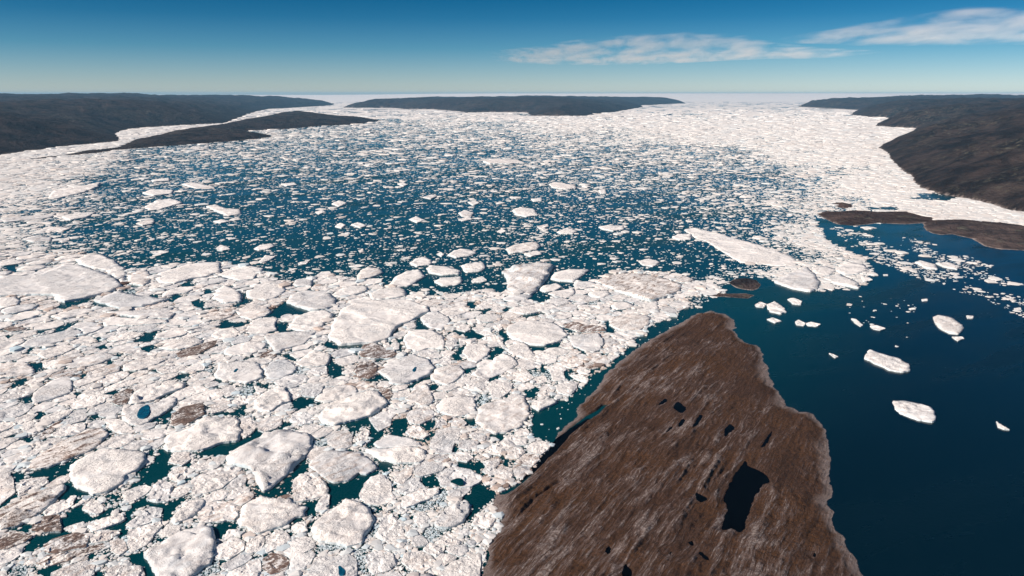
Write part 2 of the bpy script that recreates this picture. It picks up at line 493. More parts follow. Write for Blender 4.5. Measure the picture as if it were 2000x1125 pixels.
# tile | flags (w clean, g grey, d some dirt, D very dirty, T tall block or berg, L low and flat, s with snow ridges) | short reference | label | outline
FLOES = """
A|gL|the grey sloping floe|broad smooth grey floe, largest on the pack's outer edge, bordering speckled water|0,340 200,340 390,330 640,230 780,240 960,290 1060,330 1160,390 1200,440 1090,480 960,520 800,560 620,590 540,560 520,520 300,520 60,530 -60,540 -90,440
A|s||lumpy white floe on the open-water edge of the broad smooth grey floe|740,190 860,150 1000,135 1100,190 1220,260 1240,330 1210,420 1120,350 1010,280 960,280 780,230
A|sd||rough knobbly floe between the grey sloping floe and the long flat slab|1250,340 1330,300 1430,280 1470,330 1480,400 1400,440 1320,430 1250,410
A|wL|the long flat slab|long flat pale slab with a straight back edge along the speckled open water|1500,340 1700,270 1850,230 2000,210 2150,210 2160,300 2000,350 1860,370 1700,420 1560,400
A|w|||0,550 140,545 200,580 180,620 80,650 0,660 -60,600
A|||thick wedge of pale ice with a dark straight lead behind its tip|910,580 1000,540 1150,480 1340,530 1560,560 1660,570 1400,640 1200,660 1080,640 980,600
A|g|||1040,690 1300,680 1540,660 1690,650 1710,710 1660,760 1280,740 1120,720
A|w|||980,790 1120,740 1300,760 1620,770 1640,800 1300,830 1100,830 1030,830
A||||690,840 780,790 920,790 1010,850 940,880 830,920 780,860
A|D|the long brown floe|long brown floe thickly covered with rubble and mud, slanting among white packed floes|1720,1100 1800,1060 2000,1000 2130,970 2120,1020 2000,1080 1900,1125 1740,1140
A|D||small dark brown muddy floe at the photo's left border, halfway up|20,865 80,830 160,835 260,850 225,880 80,890
B|wL||pale wedge-shaped floe touching the end of the long flat slab|110,335 200,300 420,240 580,265 560,300 500,335 480,370 330,385 200,350
B|w|the shield floe|white shield-shaped floe with rounded near edge, behind a sharp dark lead|420,470 480,420 600,420 760,420 790,480 740,530 690,560 580,580 440,560 400,530
B||the arrow-lead floe|wide pale floe forming the top side of the big dark arrow-shaped lead|810,600 830,540 900,500 1000,480 1200,490 1290,570 1280,620 1180,665 1010,680 900,640
B|wLF|the striped pan|very large white pan with a fan of pale stripes across its top|1220,830 1290,740 1320,680 1440,620 1620,590 1850,570 2000,580 2170,640 2190,680 2000,780 1860,850 1810,940 1680,980 1500,995 1300,1010 1210,940 1240,880
B|g|||580,930 720,900 900,880 1010,890 1100,870 1060,920 960,1010 800,1050 700,1095 650,1030 600,980
B|w|||800,840 850,800 900,740 1050,690 1180,680 1260,720 1190,790 1110,860 980,880 860,865
B|w|||420,830 480,770 620,750 720,760 680,820 700,870 620,895 480,900 390,890
B|s|||850,430 890,380 1000,360 1060,380 1040,440 900,445
B|w|||1070,350 1140,305 1220,300 1240,330 1180,360 1100,375
B|d||dirty rounded floe at the pack's outer edge with a thin white floe along its front|1480,370 1520,290 1600,250 1720,275 1740,310 1660,350 1520,380
B|w||thin white floe lying along the front of the dirty rounded outer floe|1520,400 1600,370 1740,370 1720,410 1600,435
B|wL|the clean lens floe|clean white lens-shaped floe with pointed ends at the pack's outer edge|1790,440 1850,360 1960,300 2090,280 2160,340 2060,400 2000,440 1880,445
B|s||oblong pale floe just behind the upper edge of the striped pan|1600,510 1700,470 1900,450 1960,480 1970,540 1800,565 1640,570
B|w|||480,80 540,40 660,25 680,50 620,80 520,90
B|w|||520,210 590,140 700,150 640,190 560,215
B|w|||115,90 170,60 250,80 160,100
B|w|||1400,250 1500,230 1570,240 1480,260
B|w||tiny round white floe alone in dark water above the shield-shaped floe|580,350 620,325 640,350 600,365
B|w|||910,215 1000,195 1030,185 990,230 920,235
B||||110,480 200,430 320,480 370,540 350,590 200,610 80,560
B|d|||300,690 460,610 600,640 650,690 600,735 450,770 350,740
B||||60,920 160,860 280,845 345,890 300,940 180,970 100,950
B|D||brown muddy lump pressed under the point of a grey wedge floe|520,1115 570,1060 640,1050 700,1100 680,1150 540,1150
B|D|the brown rubble|brown rubbly floe tucked under the front edge of the striped pan|1500,1080 1540,1020 1660,990 1740,1030 1850,1060 1900,1110 1800,1150 1600,1150 1510,1130
B|w|||1810,1030 1850,980 1900,1000 1900,1060 1840,1070
B|w|||1740,1010 1800,990 1800,1050 1750,1060
C|g|||100,760 190,700 280,690 400,760 380,820 320,870 240,860 170,830
C|w||broad white floe touching the near right corner of the striped pan|0,880 120,870 240,880 330,940 350,1000 330,1050 180,1050 80,1080 -20,1060 -60,960
C|w|||430,860 480,790 570,820 600,870 540,890
C|w|||640,650 700,600 800,580 860,610 820,650 720,665
C|dT|the trapezoid floe|dirty four-cornered floe, biggest one standing free at the pack's outer edge|920,290 1000,240 1200,210 1280,195 1410,235 1360,310 1300,400 1250,470 1180,510 1060,490 960,460 950,350
C|wL||flat white floe across a narrow dark gap from the dirty four-cornered floe|1370,370 1420,310 1560,275 1760,280 1700,330 1640,370 1600,400 1460,390
C|w||upper one of two bright white blocks below the four-cornered floe|1270,480 1300,440 1440,415 1490,450 1420,490 1320,500
C|w||lower one of two bright white blocks below the four-cornered floe|1350,510 1430,490 1600,470 1620,510 1560,550 1430,545
C|wL|the big oval floe|large smooth oval white floe with a dark curved lead along its near edge|950,900 960,830 1060,790 1250,780 1400,800 1500,860 1540,920 1480,970 1320,1020 1180,1010 1080,980 1000,950
C|w|||970,690 1000,650 1200,620 1400,610 1460,650 1300,690 1130,720
C|w|||600,390 640,370 710,350 760,390 705,405 620,410
C|w|||240,400 300,365 500,350 520,390 470,430 320,440
C|wL||long white floe with a thick dark shadow line under it, off the pack's outer edge|165,270 200,240 360,250 500,290 480,325 300,335 190,310
C|w||bright white rectangular floe with ragged corners off the pack's outer edge|510,240 560,225 720,210 750,260 700,295 560,310 520,280
C|w|||0,220 60,175 150,155 220,195 200,235 60,250
C|w|||370,140 420,100 500,75 600,85 660,120 570,150 450,165
C|sd||ridged pale floe in open water beyond the dirty four-cornered floe|935,80 1030,40 1130,20 1240,10 1280,50 1240,85 1100,110 980,120
C|w||small white chip at the corner of the ridged pale floe in open water|1110,130 1200,105 1260,95 1300,130 1180,155
C|w|||260,130 300,105 340,130 310,155
C|w|||720,530 740,500 800,490 860,515 820,550 750,555
C||||870,520 940,480 1010,490 1020,520 900,540
C|d|||562,560 600,510 660,550 640,590 570,590
C|D|||1500,810 1620,780 1700,820 1890,840 1930,890 1800,890 1640,890 1520,840
C|g|||1540,930 1700,920 1840,910 1900,970 1880,1050 1800,1090 1720,1070 1600,1030
C|w|||510,1090 560,1010 640,1000 740,1020 800,1060 760,1125 660,1190 580,1170
C|w|||940,1060 1040,980 1130,1010 1200,1080 1250,1140 1150,1160 1000,1110
C||||470,940 520,910 550,950 550,1010 490,1030
C|g|||370,920 420,890 470,960 460,1020 390,1080 350,1020
C|w|||810,830 900,820 910,860 850,890
C|w|||650,890 760,870 820,920 740,925
C|s|||700,950 830,920 910,950 900,985 780,980
C|w|||0,800 50,800 60,840 0,860 -40,850 -60,815
C|d|||1690,690 1800,650 1960,650 1980,690 1900,720 1760,720
M|sde|the rubble-covered floe|wide floe covered in brown rubble at the pack's outer edge, towards the small rock islet|1450,700 1540,660 1650,645 1800,670 1920,710 1900,760 1760,810 1640,780 1560,750
M|dw|the speckled round floe|rounded white floe with brown speckled top beside the headland's far tip|1520,910 1600,880 1740,890 1740,930 1690,970 1580,970 1520,940
M|w|||1680,830 1780,810 1790,850 1740,880 1670,870
M|w||thin pointed white floe nearest the headland's far tip|1520,990 1580,975 1670,1010 1610,1030 1550,1020
M|w|||1490,1070 1560,1050 1570,1090 1500,1095
M|w|the bright open-water floe|brightest broad white floe standing out amid small drift ice in open water|985,310 1030,295 1110,305 1130,335 1060,345 1010,335
M|w|||1230,430 1290,405 1345,425 1320,440 1250,440
M|w|||1460,400 1520,390 1600,395 1600,415 1540,425 1480,415
M|d||long pinkish floe far out among blue drift ice, towards the opposite shore|1185,165 1230,155 1330,175 1340,190 1280,195 1210,185
M|d||long low pinkish floe farthest out in line with the far island|820,40 900,25 1010,30 1060,50 960,55 860,55
M|d|||690,325 730,310 780,325 760,345 710,345
M|w|||690,360 750,345 770,360 710,370
M|w|||420,360 460,345 510,365 460,380
M|w|||10,400 40,378 75,390 50,410
M|w|||100,390 140,375 190,395 150,408
M|w|||0,270 40,258 80,270 40,288
M|w|||740,265 790,258 810,270 770,285
M|w|||905,425 930,412 950,425 925,437
M|w|||1865,460 1900,440 1970,440 1970,470 1900,475
M|w|||1680,590 1740,575 1800,595 1760,620 1700,610
M|d|||490,240 540,225 575,230 540,250
M|w|||355,165 390,155 415,170 385,180
M|w|||1460,200 1500,195 1505,218 1470,220
M|w|||1090,250 1150,240 1150,260 1100,262
M|d|||1120,400 1180,385 1185,400 1140,412
M|d|||140,530 165,520 170,540 150,545
N|w|the pointed drift floe|long white floe with pointed end, largest amid drift ice beyond the grey sloping floe|790,290 860,260 940,250 1010,270 940,285 870,305 810,305
N|w|||780,215 830,195 960,200 940,220 840,230
N|s||bent white floe like a boomerang amid the drift ice|1130,290 1190,280 1240,300 1320,305 1330,330 1250,340 1200,320
N|w|||830,145 930,130 935,148 840,155
N|w|||1000,170 1060,160 1180,180 1080,190
N|d|||750,380 800,365 850,360 845,385 780,395
N|s|||260,240 300,200 440,180 550,160 540,185 420,220 320,240
N|s|||330,345 420,325 530,320 480,350 380,365
N|d|||120,470 190,450 290,460 280,480 180,485
N|d|||250,415 320,400 390,410 330,430
N|w|||1170,372 1220,362 1275,370 1210,382
N|w|||830,545 880,530 930,540 880,553
N|d|||1185,520 1210,500 1260,515 1220,535
N|w|||1820,275 1860,260 1910,275 1860,290
N|w|||1730,320 1770,308 1785,320 1750,333
N|w|||310,470 380,460 380,475 340,485
N|d|||0,360 100,345 310,330 280,350 140,365 30,375
N|w|||1540,165 1610,160 1640,170 1570,178
N|w|||150,520 200,510 260,520 190,535
R|wLp|the long diagonal slab|very long pale slab stretching diagonally between the pack and the small islet|100,410 160,400 300,435 460,480 600,520 700,560 735,600 640,610 540,600 400,590 330,540 230,480 150,450
R|w|||35,455 90,440 160,455 110,475 60,470
R|w||rounded white lobe of ice jutting into dark bay water beside the long diagonal slab|930,640 990,590 1090,610 1120,635 1060,660 980,665
R|w|||800,625 880,620 940,640 900,665 830,665
R|s|||600,700 680,660 780,620 850,700 840,740 800,755 700,740 640,720
R|w|||860,680 960,660 1060,710 1060,740 940,715
R|w|||1070,675 1120,680 1140,695 1090,705
R|w||white two-humped floe at the near edge of the drift streak in the bay|1370,595 1400,585 1480,605 1500,635 1430,630
R|w||thin white floe trailing behind the two-humped floe in the bay|1480,600 1560,595 1620,620 1600,635 1520,620
R|L|the lone oval floe|smooth oval pale floe, largest one lying alone in the dark bay|1470,895 1500,885 1570,895 1610,925 1645,955 1610,990 1560,985 1500,955 1475,920
R|w||small white chip just in front of the lone oval floe|1570,1005 1630,1005 1640,1015 1605,1030
R|w||small white almond-shaped floe in the bay beyond the humped white iceberg|670,800 700,790 750,810 740,830 700,825
R|ws|the humped bay berg|humped bright white iceberg in the bay off the headland's far tip|555,830 600,810 650,845 665,870 630,880 570,865
R|d||small dirty lump of ice touching the humped white iceberg|490,830 520,812 555,825 540,845 500,840
R|w||little low white floe just in front of the humped white iceberg|555,910 590,900 640,920 600,930
R|w||curled white floe, first of a joined pair in the bay|710,925 730,912 770,930 760,945 720,940
R|w||slim white floe, trailing second of a joined pair in the bay|770,930 800,923 855,937 830,948 780,945
R|w||narrow white sliver slanting through the bay amid a trail of crumbs|1020,905 1045,910 1085,940 1070,950 1040,930
R|w||flat white crumbly floe beside the slanting narrow sliver in the bay|1120,945 1160,942 1210,960 1180,970 1140,962
R|w||tiny white bar-shaped floe beyond the lone oval floe|1405,800 1440,798 1440,808 1410,810
R|w||tiny white floe between the bar-shaped floe and the trail of crumbs|1335,850 1370,845 1375,855 1345,858
R|w||little comma-shaped white floe in the bay off the headland's rocky corner|895,1095 920,1100 950,1115 930,1122
R|w||tiny white floe by the photo's edge, level with the lone oval floe|1915,850 1950,845 1955,858 1920,860
R|w||faint pair of ice crumbs just past the lone oval floe|1650,890 1690,893 1690,905 1660,905
R|w||tiny white dash of ice at the edge of the pack inside the bay|1195,663 1220,662 1222,670 1200,670
S|s|the ragged bay floe|long ragged white floe with lumpy top in the dark bay, below the lone oval floe|175,275 195,242 240,258 300,275 345,300 355,325 320,332 270,320 210,295
S|s||thick cracked white floe with bright near rim, lowest large floe in the bay|285,440 330,440 400,455 440,470 457,515 440,528 380,515 310,490
S|w||small pointed white floe alone in the darkest part of the bay|687,522 710,538 742,556 720,555 695,545
D|gL|the pale grey floe|smooth pale grey kite-shaped floe with a dark notch on its outer side|310,440 340,380 460,290 600,230 690,230 720,290 690,380 580,420 460,460 320,490
D|d|||0,100 120,90 240,80 310,130 340,180 290,210 150,230 0,240 -40,170
D|w|||410,110 480,70 590,60 580,110 540,150 430,140
D|w|||930,390 1040,330 1200,260 1330,250 1300,310 1180,330 1080,370 1000,400
D|wT|the crisp white floe|crisp bright white floe with folded top beside a brown muddy patch|1250,460 1290,390 1340,350 1520,320 1720,270 1820,290 1780,330 1600,390 1520,440 1380,470 1260,490
D||the blue pool floe|tilted pale floe holding a deep blue melt pool|1190,540 1340,490 1480,500 1700,420 1740,450 1720,500 1600,580 1480,650 1360,710 1260,690 1180,620
D|dDL|the brown slab|long smooth brownish slab slanting above a long dark lead|430,960 560,880 760,780 900,720 1010,730 1060,780 1000,870 880,950 660,1030 480,1110 300,1125 230,1090
D||||1010,640 1180,640 1300,720 1280,790 1160,780 1060,720
D|wT|the white block|long thick white block with a shaded broken end, above a dark lead|1600,850 1640,780 1800,740 2000,620 2320,610 2350,740 2330,830 2160,860 2050,900 1900,930 1700,930 1590,900
D|d|||1640,1060 1700,970 1850,960 1860,1040 1770,1100
D||||1360,820 1420,760 1560,710 1650,760 1590,820 1480,850
D|D|||1660,600 1800,520 2000,480 2000,600 1800,700 1680,710
D||||150,700 250,650 370,670 380,730 250,760
D|D||dark brown muddy lump wedged against the crisp bright white floe|1090,480 1120,400 1250,350 1300,330 1280,420 1230,500 1150,510
D|d|||240,280 400,220 520,190 440,260 300,320
D|D||thin brown muddy strip slanting behind the long smooth brownish slab|340,840 500,700 620,640 520,760 420,840
D||||200,1000 300,960 400,870 420,930 330,1010 240,1020
D||||1740,180 1850,130 2000,60 2000,160 1820,190
E||||890,100 960,30 1100,-30 1220,10 1230,60 1180,120 1080,130 960,130
E|g|the blue-streaked slab|big clean bluish-white slab with a short turquoise streak|1690,180 1760,100 1900,50 2040,0 2180,60 2250,150 2200,200 2060,260 1950,300 1820,290 1760,220
E||||600,240 580,150 650,80 800,60 880,110 900,160 820,210 720,250
E|||white floe with a tiny turquoise melt pool near its upper corner|80,200 150,90 320,70 520,90 570,180 580,230 400,290 240,270 110,240
E|wT|the sunlit block|steep sunlit white block with a shaded flank|480,450 590,370 720,310 780,320 830,400 840,450 740,490 640,560 560,550 480,520
E|w|||480,310 560,340 600,360 540,400 500,390
E|wT|the bright mound|long bright rounded mound of clean ice with a brown-rimmed upper side|1120,600 1180,520 1280,450 1450,400 1640,350 1720,380 1780,450 1740,520 1600,590 1400,640 1260,690 1160,660
E|d|||510,700 560,640 760,600 760,680 700,730 580,770 520,750
E|d|||350,640 440,620 500,700 480,760 400,820 350,800
E|gT|the smooth berg|huge smooth pale iceberg with a pointed near end in dark water|200,1010 300,930 500,830 700,740 780,740 1000,760 1050,800 1040,900 980,990 900,1040 860,1110 740,1200 650,1290 560,1330 510,1250 450,1100 280,1060
E|gd|||1160,830 1240,760 1400,750 1440,800 1440,900 1340,940 1240,910
E|gL|||1640,880 1800,790 1960,820 2000,820 2090,870 2130,910 1980,910 1800,920 1700,920
E|wT||low bright white bar of ice in front of a smooth grey floe|1560,930 1800,920 2000,900 2140,920 2180,1000 2100,1050 1900,1060 1720,1020
E|d|||50,540 60,470 140,430 240,460 260,520 160,570 60,590
E||||150,380 200,310 300,320 290,400 210,430
E||||930,310 1060,290 1180,300 1140,380 1060,430 950,410
E|s|||820,660 860,590 980,570 1070,630 1050,680 940,700
E|g|||1600,640 1750,560 1860,530 1880,580 1820,640 1820,690 1700,760 1640,700
E|s|||1470,830 1560,720 1610,760 1590,850 1500,880
E|D|the brown lace patch|round brown patch of mud-laced rubble beside the bluish-white slab|1450,180 1500,90 1640,80 1700,130 1680,210 1600,250 1500,240
E|D||dark brown muddy rim curling round the end of the long bright mound|1600,330 1660,310 1740,330 1810,350 1840,400 1790,470 1745,420 1690,350
E|D|||520,0 600,-20 690,0 640,40 560,50
E||||980,200 1060,140 1190,120 1200,200 1120,220
F|d|the scooped floe|spoon-shaped floe with brown streaks running down to its tip|0,400 60,300 130,270 190,320 240,450 220,490 130,515 20,470 -40,440
F|d|||0,560 100,530 230,560 270,600 200,650 100,690 -10,680 -30,620
F|d|||0,720 100,710 160,770 190,800 130,830 20,810 -40,770
F||||200,230 260,150 400,110 500,120 530,180 470,260 370,310 270,290
F|w||long white floe with a bright near edge and a slim dark lead below|600,200 680,140 790,100 850,30 920,5 1020,40 1060,100 980,160 850,210 740,240 650,220
F||||980,190 1120,130 1220,240 1100,290 1020,260
F|w|||750,340 800,270 900,250 1010,300 980,370 880,440 800,420
F|L|||250,520 340,430 500,410 640,420 650,560 560,590 420,620 300,570
F|sd|the crumpled round pan|round pan with crumpled ringed surface beside open water along the headland|650,640 660,540 760,480 940,440 1040,380 1130,420 1170,540 1160,630 1100,700 960,760 840,785 720,740
F|wT||bright white floe jutting into the open water beside the headland|1180,500 1240,450 1400,430 1440,470 1330,520 1260,550
F|d|||1250,400 1300,290 1400,310 1420,360 1370,420 1280,430
F|w|||1420,320 1520,270 1650,280 1620,360 1580,410 1500,400 1440,370
F|w|||1560,210 1680,200 1750,250 1730,290 1640,260
F|w|||1620,150 1680,130 1770,180 1740,205 1650,190
F||||1360,150 1440,100 1540,150 1500,180 1520,260 1400,270
F|g|||220,830 260,750 400,710 520,740 480,840 440,880 410,980 260,980 200,930
F|w|||410,1000 480,960 580,970 620,1020 560,1060 470,1050
F||||940,960 1000,910 1090,910 1130,970 1060,1030 980,1020
F|d|||570,790 640,770 790,820 720,860 640,840
F||||470,870 540,840 680,860 660,920 560,950 480,930
F|s|||740,920 860,880 940,910 900,1000 780,980
F||||710,1060 800,1030 900,1030 850,1110 780,1150
F|w|||1200,20 1300,-10 1440,30 1420,90 1300,105 1230,90
F||||260,100 330,30 400,20 410,110 320,120
F|g|||230,720 330,610 370,690 320,720
G|s|the scalloped floe|large rounded floe with scalloped near edge, ringed by dark leads|665,60 740,0 850,-60 1010,-130 1250,-110 1420,-80 1440,10 1350,80 1240,140 1200,200 1110,260 1000,310 900,335 800,280 720,240 690,160
G|d|||0,110 100,110 140,200 140,310 60,370 0,430 -60,300
G|s|||160,240 220,180 440,150 480,210 360,280 180,350
G|dDT|the striped brown slab|long brown slab with one white stripe running along it|0,460 130,400 400,280 630,210 630,260 520,380 340,520 160,620 0,660 -80,560
G|D||brown muddy floe with white lower rim, end-on to the striped brown slab|320,620 420,540 580,520 600,690 430,700 300,690
G|w|||620,660 720,620 820,590 830,680 700,690
G|w|||840,640 1000,560 1180,510 1220,570 1150,610 1030,650 900,690
G|w||small neat oval white floe lying in dark water below the scalloped floe|800,470 850,400 940,385 1020,450 1000,500 930,525
G|w|||1200,310 1280,270 1420,230 1480,260 1430,320 1330,380 1260,410 1220,380
G|g|||1460,340 1500,240 1560,190 1660,210 1690,260 1640,400 1500,400 1430,370
G|d|||1640,120 1720,60 1830,60 1830,140 1760,220 1660,180
G|w|||1850,60 1900,20 2060,0 2080,80 1950,90
G|s|||1230,630 1330,540 1450,440 1590,460 1580,540 1440,610 1280,660
G|s|||1250,690 1380,640 1560,590 1600,630 1500,730 1420,830 1280,900 1250,780
G|wT|||1670,570 1740,470 1850,380 2000,370 1960,470 1840,550 1700,600
G|w|||1550,700 1650,620 1770,630 1760,690 1640,740 1580,730
G|gT|the rippled grey berg|big iceberg with rippled blue-grey upper flank and bright white foot|1400,900 1450,840 1560,820 1650,750 1800,660 2000,620 2080,650 2100,800 2080,960 1960,1040 1820,1125 1700,1180 1550,1180 1510,1060 1480,980
G|D|the muddy long floe|long muddy floe with a white outer corner, in the pack's lower corner|420,830 520,760 760,700 870,740 850,850 680,870 520,910 430,890
G|d|||870,760 960,690 1140,680 1170,710 1060,780 900,810
G|D|||330,1010 450,920 700,880 1000,800 1060,820 920,890 700,970 450,1030
G|d|||480,1100 640,1030 860,970 930,1010 920,1110 700,1180 500,1180
G|D|||0,690 200,690 330,730 250,790 80,860 0,880 -60,780
G|w|||640,390 700,340 750,340 700,430
G|w|||690,450 880,350 870,380 720,460
G|d|||1060,800 1200,750 1250,870 1160,930 1080,880
G|d|||1020,1060 1150,1020 1380,1030 1420,1125 1200,1180 1040,1160
H|sF|the fan-ribbed floe|broad floe with ribs fanning out from its pointed end|330,540 350,470 460,370 560,340 680,360 830,360 880,410 990,450 980,530 890,550 820,620 680,660 520,700 440,690 400,640 320,650
H|sd|the round berg|round berg with grey dirty shoulder and smooth white face, between two dark leads|850,290 860,200 920,130 1010,130 1120,160 1190,240 1210,290 1130,350 1000,380 900,395 860,350
H|g|||1080,480 1110,390 1180,310 1220,330 1210,420 1160,480
H|w|the shell-shaped floe|smooth white shell-shaped floe bulging into a dark lead|1510,340 1560,230 1620,160 1740,140 1820,220 1830,300 1880,370 1780,410 1680,435 1560,410
H|sT|the two-toned floe|large floe, grey wavy upper half and bright pinkish lower half|1040,640 1080,580 1200,500 1290,430 1380,360 1520,390 1620,470 1650,560 1580,700 1540,790 1400,810 1250,780 1130,770 1050,720
H|w|||840,640 900,600 990,590 1000,680 930,710 850,690
H|g|the blue-notched slab|square-cornered bluish slab with a dark turquoise notch, at the photo's bottom|1000,1100 1080,930 1280,920 1420,890 1470,940 1480,1150 1300,1220 1000,1200
H|d|||0,410 150,390 300,420 330,520 290,580 100,590 0,610 -60,590 -80,470
H|w|||190,740 230,670 320,670 330,700 260,740
H|D|||570,960 660,900 760,910 830,980 800,1080 640,1110 560,1050
H|d|||1010,50 1060,-30 1200,-100 1400,-90 1530,-80 1660,20 1680,70 1580,130 1500,110 1400,190 1270,210 1180,170 1080,100
I|s|||70,920 120,890 240,880 340,900 380,990 320,1060 140,1110 100,1050
I|s|the hooked floe|white hook-shaped floe wrapped round a small dark pool|760,140 840,70 960,50 1090,80 1200,150 1210,190 1110,250 1040,250 960,260 880,255 800,240
I|w||slim bright bar of ice between the shell-shaped floe and the hooked floe|420,450 420,360 560,290 780,260 780,320 700,370 560,420 460,460
I|gT|the spindle floe|bluish spindle-shaped floe lying beside a dark lead near the headland|740,600 800,510 900,430 980,385 1090,410 1080,480 1040,560 980,610 880,640 790,630
I|g|||860,290 1100,255 1090,290 1020,350 920,375 880,330
I|g|||540,560 560,510 640,510 700,560 640,640 580,640
I|s|||760,810 800,740 870,710 950,750 1010,790 980,820 880,830
I|g|||520,790 560,720 640,740 690,800 640,830 540,840
I|s|||170,740 230,560 320,510 390,580 430,660 470,760 280,790
I|d|||450,900 600,880 720,920 770,1010 650,1080 500,1060 420,980
I|w|||1120,650 1170,640 1200,680 1150,690
I|g|||980,700 1030,660 1090,680 1080,720 1010,740
I||||1040,800 1110,760 1150,800 1090,840
I||||1210,100 1250,30 1340,40 1350,130 1290,150
I|d|||1220,210 1290,160 1400,180 1330,220 1240,240
I|d|||340,200 380,120 480,60 560,70 500,160 420,240
""".strip().split("\n")

# melt pools lying on floes: reference of the floe, tile, outline
POOLS = [("the blue pool floe", "D", "1335,610 1370,540 1440,505 1460,530 1460,600 1420,640 1350,640"),
         ("the blue-streaked slab", "F", "25,170 50,140 70,140 45,195"),
         ("the blue-notched slab", "H", "1300,1020 1380,1080 1350,1128 1310,1128"),
         ("white floe with a tiny turquoise", "E", "275,190 300,160 330,155 310,185"),
         ("the hooked floe", "I", "885,212 960,182 1008,182 1035,245 985,250")]

